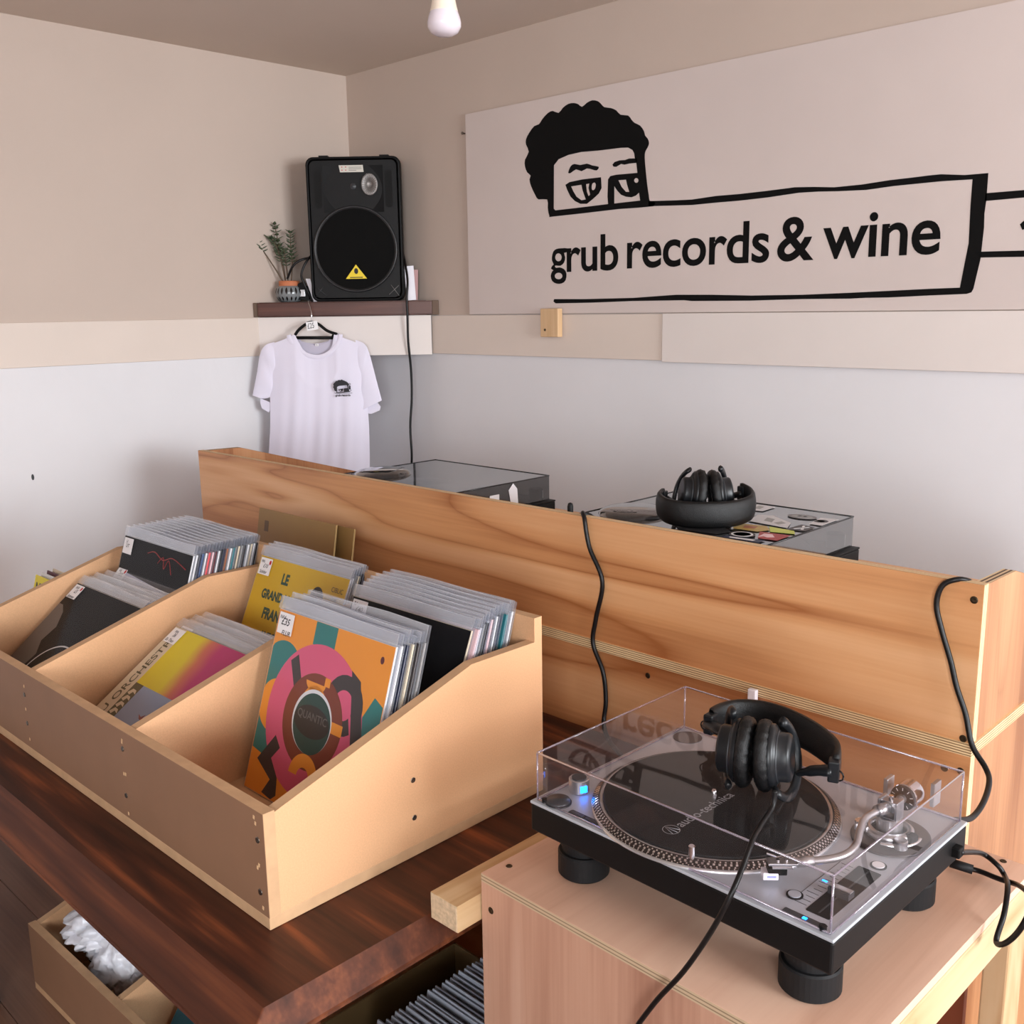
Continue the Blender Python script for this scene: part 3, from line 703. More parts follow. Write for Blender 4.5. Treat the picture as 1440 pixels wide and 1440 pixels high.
# ------------------------------------------------------------------ record racks
TH=.018
def rack(label,loc,rz,screws=True,CW=1.212,divs=(-.405,-.805)):
    r=thing('record_rack',label,'record rack',loc,rz)
    MB().box(-CW,.0,.0,0,.546,TH,M_mdfedge).build('base_board',r,bevel=.001)
    fp=MB().box(-CW,0,TH,0,TH,.169,M_mdfshade); fp.box(-CW,.0,.1688,0,TH,.1692,M_mdfedge); fp.box(-.0002,.0005,TH,.0003,TH,.169,M_mdfedge)
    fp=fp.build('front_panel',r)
    bp=MB().box(-CW,.528,TH,0,.546,.312,M_mdf).box(-CW,.5285,.3118,0,.5455,.3122,M_mdfedge).build('back_panel',r)
    prof=[(TH,TH),(.528,TH),(.528,.271),(.512,.271),(.384,.272),(TH,.166)]
    def panel(x0,x1,name):
        m=MB(); M=Matrix(((0,0,1,0),(1,0,0,0),(0,1,0,0),(0,0,0,1)))
        m.prism(prof,x0,x1,M_mdf,M)
        # sawn top edge
        for (a,b) in ((prof[5],prof[4]),(prof[4],prof[3]),(prof[3],prof[2])):
            m.add([(x0,a[0],a[1]+.0003),(x1,a[0],a[1]+.0003),(x1,b[0],b[1]+.0003),(x0,b[0],b[1]+.0003)],[(0,1,2,3)],M_mdfedge)
        return m.build(name,r)
    side=panel(-TH,0,'side_panel'); panel(-CW,-CW+TH,'side_panel')
    for x in divs: panel(x-TH/2,x+TH/2,'divider')
    if screws:
        for x,z in ((-.804,.123),(-.806,.066),(-.404,.138),(-.407,.057),(-.016,.127),(-.018,.050)):
            m=MB(); m.lathe([(0,.0006),(.0022,.0004),(.0040,.0012),(.0046,.0002)],M_screw,T(x,-.0001,z)@R('X',90),14,True,False); m.build('screw',fp)
        for z in (.124,.063):
            m=MB(); m.lathe([(0,.0002),(.0022,.0002),(.0038,.0010),(.0044,.0001)],M_screw,T(.0002,.257,z)@R('Y',90),14,True,False); m.build('screw',side)
        for x,z in ((-.802,.140),(-.806,.094),(-.803,.035),(-.404,.152),(-.405,.149),(-.402,.095),(-.408,.094),(-.405,.026),(-.022,.158),(-.019,.150),(-.017,.090),(-.021,.085),(-.014,.028)):
            MB().prism([(x-.002,z-.002),(x+.0015,z-.003),(x+.0025,z+.002),(x-.001,z+.003)],0,.0004,plain('bare_mdf_chip',(226,190,146),.8),T(0,-.0001,0)@UPRIGHT).build('chip_mark',fp)
    return r
RO=Vector((-1.092,.638,-.815)); RZ=.478
main_rack=rack('three-compartment MDF record rack standing on the dark table',RO,RZ)
def RW(x,y,z):   # rack frame -> room
    c,s_=math.cos(RZ*D),math.sin(RZ*D); return Vector((RO.x+x*c-y*s_,RO.y+x*s_+y*c,RO.z+z))
# records ---------------------------------------------------------------
S=.309
def sleeve_mb(front,edge,art=None):
    m=MB(); m.box(0,0,0,S,.0035,S,edge); m.box(.0006,-.0002,.0006,S-.0006,0,S-.0006,front)
    if art: art(m)
    return m
def poly_mb(h=.331,k=0):
    m=MB(); w=S+.006
    m.add([(-.003,-.0016,-.002),(w-.003,-.0016,-.002),(w-.003,-.0016,S+.001),(-.003,-.0016,S+.001)],[(0,1,2,3)],M_poly)
    m.grid(lambda a,b:(-.003+w*a,-.0016+.0011*b+(.0012*math.sin(a*9+k)+.0008*math.sin(a*23+2*k))*b,S+.001+(h-S-.001+.002*math.sin(a*5+k*2))*b),16,2,M_polytab)
    m.grid(lambda a,b:(-.003+w*a,-.0006+.0001*b+(.0012*math.sin(a*9+k)+.0008*math.sin(a*23+2*k)),h+.002*math.sin(a*5+k*2)-.0011+.0013*b),16,1,M_polyedge)
    m.add([(w-.0042,-.0017,0),(w-.003,-.0017,0),(w-.003,-.0017,h),(w-.0042,-.0017,h)],[(0,1,2,3)],M_polyedge)
    m.add([(-.003,.0046,-.002),(w-.003,.0046,-.002),(w-.003,.0046,h),(-.003,.0046,h)],[(0,1,2,3)],M_polytab)
    m.add([(-.003,-.0016,-.002),(-.003,.0046,-.002),(-.003,.0046,h),(-.003,-.0005,h)],[(0,1,2,3)],M_poly)
    m.add([(w-.003,-.0016,-.002),(w-.003,.0046,-.002),(w-.003,.0046,h),(w-.003,-.0005,h)],[(0,1,2,3)],M_poly)
    return m
POLY=None; _pi=[0]
def sticker_mb(lines,red=False,w=.042,h=.036,x=.006,top=.004,handw=True):
    m=MB(); M=T(x,-.0022,S-top-h)@UPRIGHT
    m.prism(rrect(0,0,w,h,.001),0,.0002,M_sticker,M)
    y=h-.011
    for i,(s_,sz,dx) in enumerate(lines):
        m.text(s_,sz,M_inkb,M@T(dx,y,.0005),bold=.01,shear=.25,sx=.9); y-=sz*.95+.001
    if red: m.prism(circ(w-.006,h-.008,.0035,.005,14),.0002,.0005,M_red,M)
    return m
def record(loc,lean,label,front=None,edge=None,rz=0,group=None,art=None,stick=None,red=False,poly=True,sm=None):
    global POLY
    r=thing('vinyl_record',label,'record',loc,RZ+rz,group,rx=-lean)
    o=sleeve_mb(front,edge,art).build('cover',r)
    if poly:
        if POLY is None: POLY=[]
        if len(POLY)<6: POLY.append(poly_mb((.331,.326,.334,.322,.329,.337)[len(POLY)],len(POLY)*1.7).build('clear_outer_sleeve',r))
        else:
            p=POLY[_pi[0]%6].copy(); COL.objects.link(p); p.parent=r; _pi[0]+=5 if _pi[0]%2 else 7
    if stick: sticker_mb(stick,red).build('price_sticker',r)
    return r
ZF=TH+.0025
c_=lambda n,*rgb,**k: plain(n,rgb,k.get('rough',.45))
K_black=plain('sleeve_black',(12,12,15),.6,spec=.15); K_white=c_('sleeve_white',226,226,228); K_blue=c_('sleeve_blue',60,96,150); K_coral=c_('sleeve_coral',232,86,92)
K_brown=c_('sleeve_brown',160,96,62); K_teal=c_('sleeve_teal',42,120,128); K_grey=c_('sleeve_grey',150,148,146); K_navy=c_('sleeve_navy',32,38,62)
K_cream=c_('sleeve_cream',222,206,178); K_pink=c_('sleeve_pink',232,196,200); K_maroon=c_('sleeve_maroon',92,34,42); K_orange=c_('sleeve_orange',238,150,50)
K_rose=c_('art_rose',220,92,126); K_bteal=c_('art_teal',44,122,118); K_choc=c_('art_brown',126,58,40); K_char=c_('art_charcoal',60,54,54); K_yel=c_('sleeve_yellow',214,172,36)
K_mag=c_('art_magenta',196,44,110); K_lime=c_('art_yellow',232,212,30); K_sky=c_('art_blue_grey',150,166,196); K_olv=c_('art_olive',92,86,60)
U=UPRIGHT
def lay(m,poly,d,mat,holes=()): m.flat(poly,d,mat,T(0,-.0002,0)@U,holes)
def clip(poly,x0=.002,y0=.002,x1=S-.002,y1=S-.002): return [(max(x0,min(x1,x)),max(y0,min(y1,y))) for x,y in poly]
# front record of right compartment: rings of orange, rose, brown, teal
def art_rings(m):
    def arc(cx,cy,r0,r1,a0,a1,d,mat,n=24): lay(m,clip(circ(cx,cy,r1,n=n,a0=a0,a1=a1)+circ(cx,cy,r0,n=n,a0=a1,a1=a0)),d,mat)
    cx,cy=.146,.150
    lay(m,[(.108,S-.001),(.166,S-.001),(.166,.27),(.108,.27)],.0001,K_bteal)
    lay(m,clip(circ(.038,.205,.055)),.0001,K_bteal); lay(m,clip(circ(.040,.150,.045)),.0002,K_orange); lay(m,clip(circ(.030,.092,.062)),.00015,K_bteal); lay(m,clip([(0,0),(.10,0),(.055,.062),(.0,.07)]),.0002,K_orange)
    lay(m,clip([(.265,.19),(.285,.225),(S,.215),(S,.10),(.255,.12)]),.0001,K_bteal)
    lay(m,circ(cx,cy,.125,.125,60),.0003,K_rose)
    lay(m,[(.060,.232),(.078,.246),(.104,.196),(.086,.184)],.0004,K_char)
    arc(.215,.195,.024,.048,-40,320,.0004,K_char); lay(m,[(.220,.252),(.246,.240),(.276,.150),(.250,.140)],.00045,K_char)
    lay(m,[(.022,.055),(.060,.105),(.078,.088),(.060,.066),(.086,.040),(.092,.012),(.080,.002),(.052,.006),(.068,.032)],.00045,K_char)
    lay(m,circ(cx,cy,.078,.078,50),.0005,K_choc)
    lay(m,circ(.138,.212,.026,.016,24,180,360),.0006,K_orange); lay(m,[(.160,.212),(.174,.212),(.174,.226),(.160,.226)],.0006,K_orange)
    lay(m,circ(.142,.178,.032,.030,24),.0006,K_orange); lay(m,[(.17,.146),(.225,.146),(.225,.164),(.17,.164)],.0006,K_orange)
    arc(.15,.060,.016,.038,0,180,.0006,K_orange)
    lay(m,circ(cx,cy,.052,.052,44),.0007,K_white); lay(m,circ(cx+.001,cy-.003,.049,.049,44),.0008,c_('label_green_black',32,70,64))
    lay(m,clip(circ(cx,cy,.047,.026,30)),.0009,c_('label_black',38,36,36)); m.text('QUANTIC',.018,c_('label_text_grey',96,96,92),T(cx-.040,-.0014,cy+.002)@U,bold=.01,sx=.98)
    lay(m,circ(.285,.283,.0045,.006,16),.0004,K_maroon)
def art_grand(m):
    dk=c_('art_green_ink',34,74,62)
    for s_,x,y,sz in (('LE',.095,.262,.030),('GRAND MAITRE',.040,.224,.026),('FRANCO',.062,.184,.030),('AVEC',.075,.140,.026),('TOUT',.070,.100,.028),('PUISSANT',.04,.05,.028)):
        m.text(s_,sz,dk,T(x,-.0006,y)@U,bold=.05,sx=.82)
    m.text('CIBLIC',.014,K_char,T(.262,-.0006,.276)@U,sx=.9); m.text('008',.014,K_char,T(.268,-.0006,.258)@U,sx=.9)
    sk=c_('art_skin_brown',92,46,30); lay(m,circ(.222,.248,.023,.030,24),.0003,c_('art_hair_black',34,26,24)); lay(m,circ(.219,.240,.015,.021,24),.0004,sk)
    lay(m,[(.165,.16),(.180,.205),(.205,.215),(.235,.212),(.262,.19),(.262,.12),(.165,.12)],.00025,sk); lay(m,[(.178,.19),(.200,.212),(.192,.17)],.0004,K_white)
    lay(m,[(.240,.185),(.285,.165),(.30,.12),(.24,.12)],.00035,c_('art_hair_black',34,26,24))
def art_sun(m):
    m.box(.0006,-.00035,.0006,.045,-.0002,S-.0006,K_cream)
    m.text('VISHNU ORCHESTRA',.024,K_olv,T(.034,-.0008,.004)@R('Y',-90)@U,bold=.012,sx=1.28)
    # hand-blended colour field: yellow at left to magenta at right
    g=grad_mat(); m.add([(.045,-.0004,.172),(S-.0006,-.0004,.172),(S-.0006,-.0004,S-.0006),(.045,-.0004,S-.0006)],[(0,1,2,3)],g)
    lay(m,[(.045,.0006),(.075,.0006),(.075,.172),(.045,.172)],.0003,K_olv)
    lay(m,[(.075,.0006),(S-.0006,.0006),(S-.0006,.172),(.075,.172)],.0003,K_sky)
    for i in range(10):
        y=.008+i*.0155; lay(m,[(.047,y),(.058,y-.003),(.062,y+.005),(.074,y+.002),(.068,y+.010),(.055,y+.011)],.0004,K_cream)
    for x,y,k in ((.150,.118,1),(.182,.084,1),(.118,.070,.9),(.150,.050,1),(.205,.045,.9),(.235,.10,.8)):
        lay(m,[(x-.016*k,y+.004*k),(x-.004*k,y+.001*k),(x+.004*k,y+.009*k),(x+.003*k,y),(x+.017*k,y+.005*k),(x+.004*k,y-.005*k),(x-.005*k,y-.004*k)],.0004,c_('art_bird_red',150,66,54))
_gm=None
def grad_mat():
    global _gm
    if _gm: return _gm
    m,n,L,b_=nt('yellow_to_magenta_print'); tc=n.new('ShaderNodeTexCoord'); sp_=n.new('ShaderNodeSeparateXYZ'); L.new(tc.outputs['Object'],sp_.inputs[0])
    nz=n.new('ShaderNodeTexNoise'); nz.inputs['Scale'].default_value=9; L.new(tc.outputs['Object'],nz.inputs['Vector'])
    a=n.new('ShaderNodeMath'); a.operation='MULTIPLY_ADD'; a.inputs[1].default_value=.05; L.new(nz.outputs['Fac'],a.inputs[0]); L.new(sp_.outputs['X'],a.inputs[2])
    cr=n.new('ShaderNodeValToRGB'); cr.color_ramp.elements[0].position=.145; cr.color_ramp.elements[0].color=srgb(232,208,40); cr.color_ramp.elements[1].position=.215; cr.color_ramp.elements[1].color=srgb(196,44,110)
    q=cr.color_ramp.elements.new(.18); q.color=srgb(214,110,84)
    L.new(a.outputs[0],cr.inputs['Fac']); L.new(cr.outputs['Color'],b_.inputs['Base Color']); b_.inputs['Roughness'].default_value=.45; _gm=m; return m
def art_script(m):
    rd=c_('art_dark_red',150,30,30); m.tube([(.12,-.0006,.285),(.15,-.0006,.292),(.19,-.0006,.280),(.23,-.0006,.290),(.29,-.0006,.276)],.0012,rd,seg=5,smoothn=4)
    m.tube([(.17,-.0006,.27),(.19,-.0006,.286),(.20,-.0006,.262),(.215,-.0006,.283),(.235,-.0006,.255)],.001,rd,seg=5,smoothn=4)
def art_arc(m):
    lay(m,[(.001,.001),(.12,.001),(.10,.05),(.075,.09),(.085,.13),(.06,.16),(.07,.20),(.045,.235),(.02,.25),(.001,.25)],.0002,c_('art_warm_grey',96,88,84))
    lay(m,circ(.175,.085,.088,n=40,a0=20,a1=200)+circ(.175,.085,.0845,n=40,a0=200,a1=20),.0003,K_white)
def art_top(m):
    lay(m,[(.001,.03),(S-.001,.03),(S-.001,S-.03),(.045,S-.012),(.001,S-.02)],.0002,c_('art_pale_lilac',196,196,210))
    m.text('a.',.012,K_char,T(.13,-.0006,.262)@U)
def at(x,y,lean,label,front,edge,**k): return record(RW(x,y,ZF),lean,label,front,edge,**k)
# right compartment, front pack
at(-.362,.184,17.7,'orange and pink record cover with rings and dark letters, priced £35',K_orange,K_white,art=art_rings,stick=[('NAA',.009,.002),('£35',.017,.008),('FLUR',.012,.014)])
px=[(K_white,'white'),(K_navy,'navy'),(K_cream,'cream'),(K_char,'charcoal'),(K_grey,'grey')]
prev='orange ring cover'
for i,(m_,nm) in enumerate(px):
    at(-.362+.004*(i+1)+random.uniform(-.001,.001),.184+.0085*(i+1),17.5-.1*i,f'{nm}-edged record in the right front pack, next behind the {prev}',m_,m_); prev=f'{nm}-edged one'
# right compartment, back pack
at(-.352,.309,22.2,'plain black record cover fronting the back pack of the right compartment',K_black,K_cream,stick=[('R1',.010,.004),('£40',.014,.012)])
seq=[(K_pink,'pale pink'),(K_white,'white'),(K_char,'charcoal'),(K_grey,'grey'),(K_black,'black'),(K_white,'white'),(K_pink,'pale pink'),(K_black,'black'),(K_white,'white'),(K_navy,'navy'),(K_teal,'teal'),(K_grey,'grey'),(K_white,'white')]
def back_pack(seq,x0,y0,y1,l0,l1,where,firstname,jit=.004,dx=0):
    prev=firstname; used=set()
    n=len(seq)
    for i,(m_,nm) in enumerate(seq):
        t=(i+1)/n; y=y0+(y1-y0)*t; l=l0+(l1-l0)*min(1,t*1.6)
        lab=f'{nm}-edged record, {where}, next behind {prev}'
        if lab in used: lab=f'{nm}-edged record deeper in {where}, next behind {prev}'
        used.add(lab)
        at(x0+dx*t+random.uniform(-jit,jit),y,l,lab,m_,m_); prev=f'{nm}-edged one'
back_pack(seq,-.348,.312,.432,22,17,'right compartment back pack','plain black cover',dx=-.004)
# middle compartment
at(-.770,.036,56.2,'yellow, magenta and blue record cover with birds lying back in middle compartment',K_sky,K_cream,art=art_sun,stick=[('Wh.',.009,.010),('36',.012,.014),('Ex Than',.010,.003)])
prev='yellow and magenta cover'
for i,(m_,nm) in enumerate([(K_cream,'cream'),(K_white,'white'),(K_grey,'grey'),(K_pink,'pale pink'),(K_white,'pure white')]):
    at(-.768+.0035*(i+1),.040+.0105*(i+1),55.8-.35*i,f'{nm}-edged record lying in the middle compartment, next behind the {prev}',m_,m_,stick=[('v',.010,.006)] if i in (0,4) else None); prev=f'{nm}-edged one'
at(-.764,.374,23.5,'mustard yellow record cover with green French lettering in middle compartment',K_yel,K_white,art=art_grand,stick=[('Wh.',.009,.003),('£10',.012,.014),('Solider',.010,.006)],red=True)
prev='mustard yellow cover'
for i,(m_,nm) in enumerate([(K_white,'white'),(K_grey,'grey'),(K_cream,'cream'),(K_black,'black'),(K_navy,'navy')]):
    at(-.764+.001*i,.374+.0085*(i+1),23.0-.5*i,f'{nm}-edged record behind yellow French cover, next behind the {prev}',m_,m_); prev=f'{nm}-edged one'
# left compartment
at(-1.170,.028,50.7,'black record cover with a thin white arc lying in left compartment',K_black,K_cream,art=art_arc,stick=[('WA',.010,.008),('£5',.013,.016),('Summer',.010,.004)],red=True)
prev='black arc cover'
for i,(m_,nm) in enumerate([(K_maroon,'maroon'),(K_grey,'grey'),(K_white,'white'),(K_char,'charcoal')]):
    at(-1.168+.004*i,.033+.012*(i+1),50.4-.3*i,f'{nm}-edged record lying in the left compartment, next behind the {prev}',m_,m_); prev=f'{nm}-edged one'
at(-1.136,.144,43,'pale lilac record cover tilted between two black ones in left compartment',K_char,K_white,art=art_top,stick=[('Ua',.010,.008),('£15',.013,.014),('Eco-St',.010,.003)],red=True)
at(-1.134,.278,17.6,'black record cover with dark red scrawl fronting the left back pack',K_black,K_white,art=art_script,stick=[('|-|',.010,.010),('UT',.012,.012)])
seqL=[(K_white,'white'),(K_navy,'navy'),(K_blue,'blue'),(K_white,'white'),(K_coral,'coral red'),(K_pink,'pale pink'),(K_maroon,'maroon'),(K_white,'white'),(K_black,'black'),(K_navy,'navy'),(K_brown,'orange-brown'),(K_white,'white'),(K_teal,'teal'),(K_grey,'grey'),(K_cream,'cream'),(K_grey,'grey'),(K_char,'charcoal'),(K_white,'white'),(K_cream,'cream'),(K_white,'white'),(K_black,'black')]
back_pack(seqL,-1.132,.278,.434,17.5,16.8,'left compartment back pack','black scrawl cover',jit=.003)
# gold card mailers leaning on the counter, behind the rack
for i,(xa,lab) in enumerate((((387,710),'gold card record mailer with small printed square leaning behind the rack'),((405,716),'plain gold card record mailer hidden mostly behind the stamped one'))):
    yq=1.395+.012*i; P=pix(xa,(0,yq,0),NY)
    W_=.325
    m=MB(); h_=P.z-TZ-.001
    m.box(0,0,0,W_,.004,.340,M_gold); m.box(W_-.0006,-.0003,0,W_+.0006,.0043,.340,M_goldedge)
    if i==0: m.prism(rrect(.030,.285,.048,.312,.001),0,.0003,c_('brown_stamp',96,70,36),T(0,-.0001,0)@U)
    m.build('record_mailer',loc=(P.x,yq-.105+.010*i,P.z-.340*math.cos(10*D)),rot=(-10*D,0,0),label=lab,cat='record mailer')
# stack of boards/boxes that keeps them up behind the rack
# second rack further left with yellow record
P=pix((45,809),(-2.725,0,0),Vector((1,0,0)))
rec2=[(K_lime,'yellow record cover lettered MANC in black behind left end of rack'),(K_white,'white-edged record poking up behind the yellow lettered cover'),(K_maroon,'maroon-edged record poking up behind the yellow lettered cover'),(K_cream,'cream-edged record poking up farthest behind the yellow lettered cover')]
def art_manc(m):
    m.text('MANCHE',.052,K_inkblk,T(.012,-.0006,.255)@U,bold=.03,sx=.75); m.text('DE SO',.052,K_inkblk,T(.010,-.0006,.200)@U,bold=.03,sx=.75)
K_inkblk=c_('cover_black_ink',24,24,20)
for i,(m_,lab) in enumerate(rec2):
    record((P.x+.006*i,P.y-.075+.018*i,P.z-S*math.cos(16*D)+(0,.004,.006,.008)[i]),16-1.0*i,lab,m_,m_,rz=-RZ,art=art_manc if i==0 else None,poly=False)
bx=thing('wall_shelf','wall-fixed wooden shelf of records beyond the left end of the rack','shelf',(P.x-.012,P.y-.11,P.z-S*math.cos(16*D)-.024))
zb=.020
m=MB(); m.box(XL-P.x+.012,0,0,.335,.315,zb,M_mdf); m.build('board',bx)
m=MB(); m.box(0,.30,zb,.335,.315,zb+.15,M_mdf); m.build('back_board',bx)

# ------------------------------------------------------------------ plywood counter
CXL,CXR,CY,CB=-2.682,-.487,1.440,1.985
ct=thing('plywood_counter','long plywood counter with raised front panel standing behind the table','counter',(CXL,CY,FL))
def L3(x,y,z): return (x-CXL,y-CY,z-FL)
def cbox(m,x0,y0,z0,x1,y1,z1,mat): m.box(*L3(x0,y0,z0),*L3(x1,y1,z1),mat)
ZTOP,ZS1,ZS0=-.392,-.630,-.649
m=MB(); cbox(m,CXL,CY,ZS1,CXR,CY+.018,ZTOP,M_ply); 
cbox(m,CXR-.0001,CY+.0005,ZS1+.0005,CXR+.0004,CY+.0178,ZTOP-.0005,M_plyedgey); cbox(m,CXL,CY+.0006,ZTOP-.0004,CXR,CY+.0174,ZTOP+.0005,M_plyedgey); m.build('front_panel',ct)
m=MB(); cbox(m,CXL-.002,CY-.004,ZS0,CXR+.002,CB,ZS1,M_plyedge); m.build('shelf_board',ct)
m=MB(); cbox(m,CXL,CY,FL,CXR,CY+.018,ZS0,M_ply); cbox(m,CXR-.0001,CY+.0005,FL,CXR+.0004,CY+.0178,ZS0,M_plyedgey); m.build('lower_front_panel',ct)
Mp=Matrix(((0,0,1,0),(1,0,0,0),(0,1,0,0),(0,0,0,1)))
for xx in (CXL,CXR-.018):
    pr=[(.018,ZS1-FL),(CB-CY,ZS1-FL),(CB-CY,-.519-FL),(.128,ZTOP-.004-FL),(.018,ZTOP-.001-FL)]
    m=MB(); m.prism(pr,xx-CXL,xx-CXL+.018,M_plyz,Mp)
    for a,b in ((pr[4],pr[3]),(pr[3],pr[2])):
        for j in range(5):
            if j%2: continue
            x0=xx-CXL+.018*j/5; m.add([(x0,a[0],a[1]+.0004),(x0+.0036,a[0],a[1]+.0004),(x0+.0036,b[0],b[1]+.0004),(x0,b[0],b[1]+.0004)],[(0,1,2,3)],c_('ply_core_pale',222,196,158,rough=.8))
        for j in (1,3):
            x0=xx-CXL+.018*j/5; m.add([(x0,a[0],a[1]+.0004),(x0+.0036,a[0],a[1]+.0004),(x0+.0036,b[0],b[1]+.0004),(x0,b[0],b[1]+.0004)],[(0,1,2,3)],c_('ply_core_dark',96,74,58,rough=.8))
    m.build('end_panel',ct)
    m=MB(); cbox(m,xx,CY+.018,FL,xx+.018,CB,ZS0,M_plyz); m.build('lower_end_panel',ct)
m=MB(); cbox(m,CXL+.018,CB-.018,ZS1,CXR-.018,CB,-.53,M_ply); m.build('back_panel',ct)
m=MB(); cbox(m,CXL+.02,CY+.02,-.60,CXR-.02,CB-.02,-.582,M_ply); m.build('inner_deck',ct)
for (px_,py_) in ((1377,845),(1363,1041),(911,950),(1373,1091),(1328,1080)):
    P=pix((px_,py_),(0,CY,0),NY)
    if px_==1373: P=pix((px_,py_),(0,CY,0),NY)
    m=MB(); m.lathe([(0,.0003),(.002,.0003),(.0045,.0014),(.0056,.0002)],M_screwd,T(*L3(min(P.x,CXR-.012),CY-.0002,P.z))@R('X',90),14,True,False); m.build('screw',ct)

# ------------------------------------------------------------------ plinth under the turntable
KS=.96
PX0,PX1,PY0,PY1,PZ=[q*KS for q in (-.9385,-.394,.884,1.4275,-.775)]
pr_=-1.0
ph=thing('plywood_plinth','pinkish plywood plinth with pine legs carrying the silver turntable','plinth',(PX0,PY0,FL),-1.2)
w=PX1-PX0; d=PY1-PY0; hz=PZ-FL
m=MB(); m.box(0,0,hz-.012,w,d,hz,M_okoume); m.box(.0005,-.0006,hz-.0115,w-.0005,0,hz-.0005,plyedge('plinth_ply_edge',(196,172,142),(140,118,92),'z',5,.012)); m.build('top',ph)
m=MB(); m.box(0,.0,0,w-.012,.012,hz-.012,M_okoumez); fpn=m.build('front_panel',ph)
m=MB(); m.box(.001,.012,0,.012,d,hz-.012,M_okoumez); m.build('side_panel',ph)
m=MB(); m.box(w-.034,.002,hz-.012-.058,w+.001,d-.001,hz-.0122,M_pine); m.build('rail',ph,bevel=.003)
m=MB(); m.box(w-.034,d-.062,0,w-.001,d-.004,hz-.071,M_pinez); m.build('leg',ph,bevel=.003)
m=MB(); m.box(w-.050,.013,0,w-.015,.045,hz-.071,M_pinez); m.build('leg',ph,bevel=.003)
m=MB(); m.box(.03,d-.014,0,w-.07,d-.002,hz-.08,c_('reddish_brown_panel',120,62,40)); m.build('back_board',ph)
for (px_,py_) in ((716,1218),(1411,1211)):
    P=pix((px_,py_),(0,0,PZ),Vector((0,0,1)))-Vector((PX0,PY0,0)); c,s_=math.cos(-1.2*D),math.sin(-1.2*D)
    x=P.x*c+P.y*s_; y=-P.x*s_+P.y*c
    MB().lathe([(0,.0001),(.002,.0001),(.0038,.0010),(.0046,.0001)],M_screwd,T(min(x,w-.01),min(y,d-.01),hz+.0001),14,True,False).build('screw',ph)
MB().lathe([(0,.0001),(.002,.0001),(.004,.0010),(.005,.0001)],M_screwd,T(.018,-.0002,hz-.048)@R('X',90),14,True,False).build('screw',fpn)
# pine offcut on the table, tucked against the plinth
m=MB(); m.box(0,0,0,.053,.30,.039,M_pine); m.box(.0006,-.0008,.0006,.0524,0,.0384,M_endgrain)
m.build('pine_offcut',loc=(-.9565,.806,TZ+.0006),rot=(0,0,0),bevel=.002,label='short pine batten lying on the table edge against the plinth',cat='batten')

# ------------------------------------------------------------------ turntables
def tt_deck(t,topmat,platter_mat,w,d,hb,foot,fx=.05,fy=.05,fr=.036):
    m=MB(); m.box(0,0,foot,w,d,foot+hb-.004,M_blacksat); m.build('body',t,bevel=.003)
    m=MB(); m.box(-.0005,-.0005,foot+hb-.004,w+.0005,d+.0005,foot+hb,topmat); m.build('top_plate',t,bevel=.0012)
    for x in (fx,w-fx):
        for y in (fy,d-fy):
            m=MB(); m.lathe([(0,0),(fr-.003,0),(fr,.003),(fr,foot*.52),(fr-.002,foot*.56),(fr*.84,foot*.56),(fr*.84,foot*.66),(fr*.9,foot*.68),(fr*.9,foot+.001),(0,foot+.001)],M_rubber,T(x,y,0),36,False,False); m.build('foot',t)
FT=.064; HB=.044; ZD=FT+HB
TT=thing('turntable','silver and black direct drive turntable under a clear lid on plywood plinth','turntable',(-.889*KS,.934*KS,PZ+.0004),-1.186); TT.scale=(KS,KS,KS)
TW,TD=.4524,.3532
tt_deck(TT,M_silver,None,TW,TD,HB,FT,.052,.052)
pcx,pcy=.193,.157
m=MB(); m.lathe([(0,.010),(.1500,.010),(.1525,.0115),(.1532,.011),(.1640,.0035),(.1655,.0015),(.1655,0)],M_alu,T(pcx,pcy,ZD),96,True,False)
plt=m.build('platter',TT)
# dark dotted rim ring
m=MB(); m.lathe([(.1545,.0108),(.1637,.0042)],plain('platter_rim_dark',(52,44,42),.35,metal=.4),T(pcx,pcy,ZD+.0004),96,True,False)
for row,(r,z,n,ds) in enumerate(((.1565,.0098,150,.0010),(.1590,.0080,146,.0014),(.1614,.0062,140,.0010),(.1631,.0050,150,.0008))):
    for i in range(n):
        a=2*math.pi*i/n+row*.02; c,s_=math.cos(a),math.sin(a)
        M=T(pcx+r*c,pcy+r*s_,ZD+z+.0003)@Matrix.Rotation(a,4,'Z')@R('Y',35)
        m.add([(-ds,-ds,0),(ds,-ds,0),(ds,ds,0),(-ds,ds,0)],[(0,1,2,3)],M_chrome,M)
m.build('strobe_dots',plt)
m=MB(); m.lathe([(0,.0136),(.1475,.0136),(.1488,.0128),(.1488,.0102)],M_vinyl,T(pcx,pcy,ZD),96,True,False); 
Mt=T(pcx+.016,pcy-.112,ZD+.0139)@R('Z',90)
m.text('audio-technica',.0205,c_('slipmat_grey_print',150,152,156),Mt@T(.018,0,0),bold=.008)
m.flat(circ(.004,.0065,.0115,n=30),.0,c_('slipmat_grey_print',150,152,156),Mt,holes=[circ(.004,.0065,.0105,n=30)])
for a,b in (((-.003,-.001),(.003,.015)),((.011,-.001),(.005,.015)),((.004,-.003),(.004,.016))): m.tube([(a[0],a[1],0),(b[0],b[1],0)],.0005,c_('slipmat_grey_print',150,152,156),Mt,seg=4)
m.build('slipmat',plt)
MB().lathe([(.0036,.010),(.0036,.024),(.002,.027),(0,.0275)],M_chrome,T(pcx,pcy,ZD),16,True,False).build('spindle',plt)
m=MB(); Mk=T(.030,.067,ZD)
m.cyl(.0145,0,.020,M_alu,Mk,32,bev=.001); m.cyl(.0105,.0195,.0215,M_dgrey,Mk,28); kn=m.build('power_knob',TT)
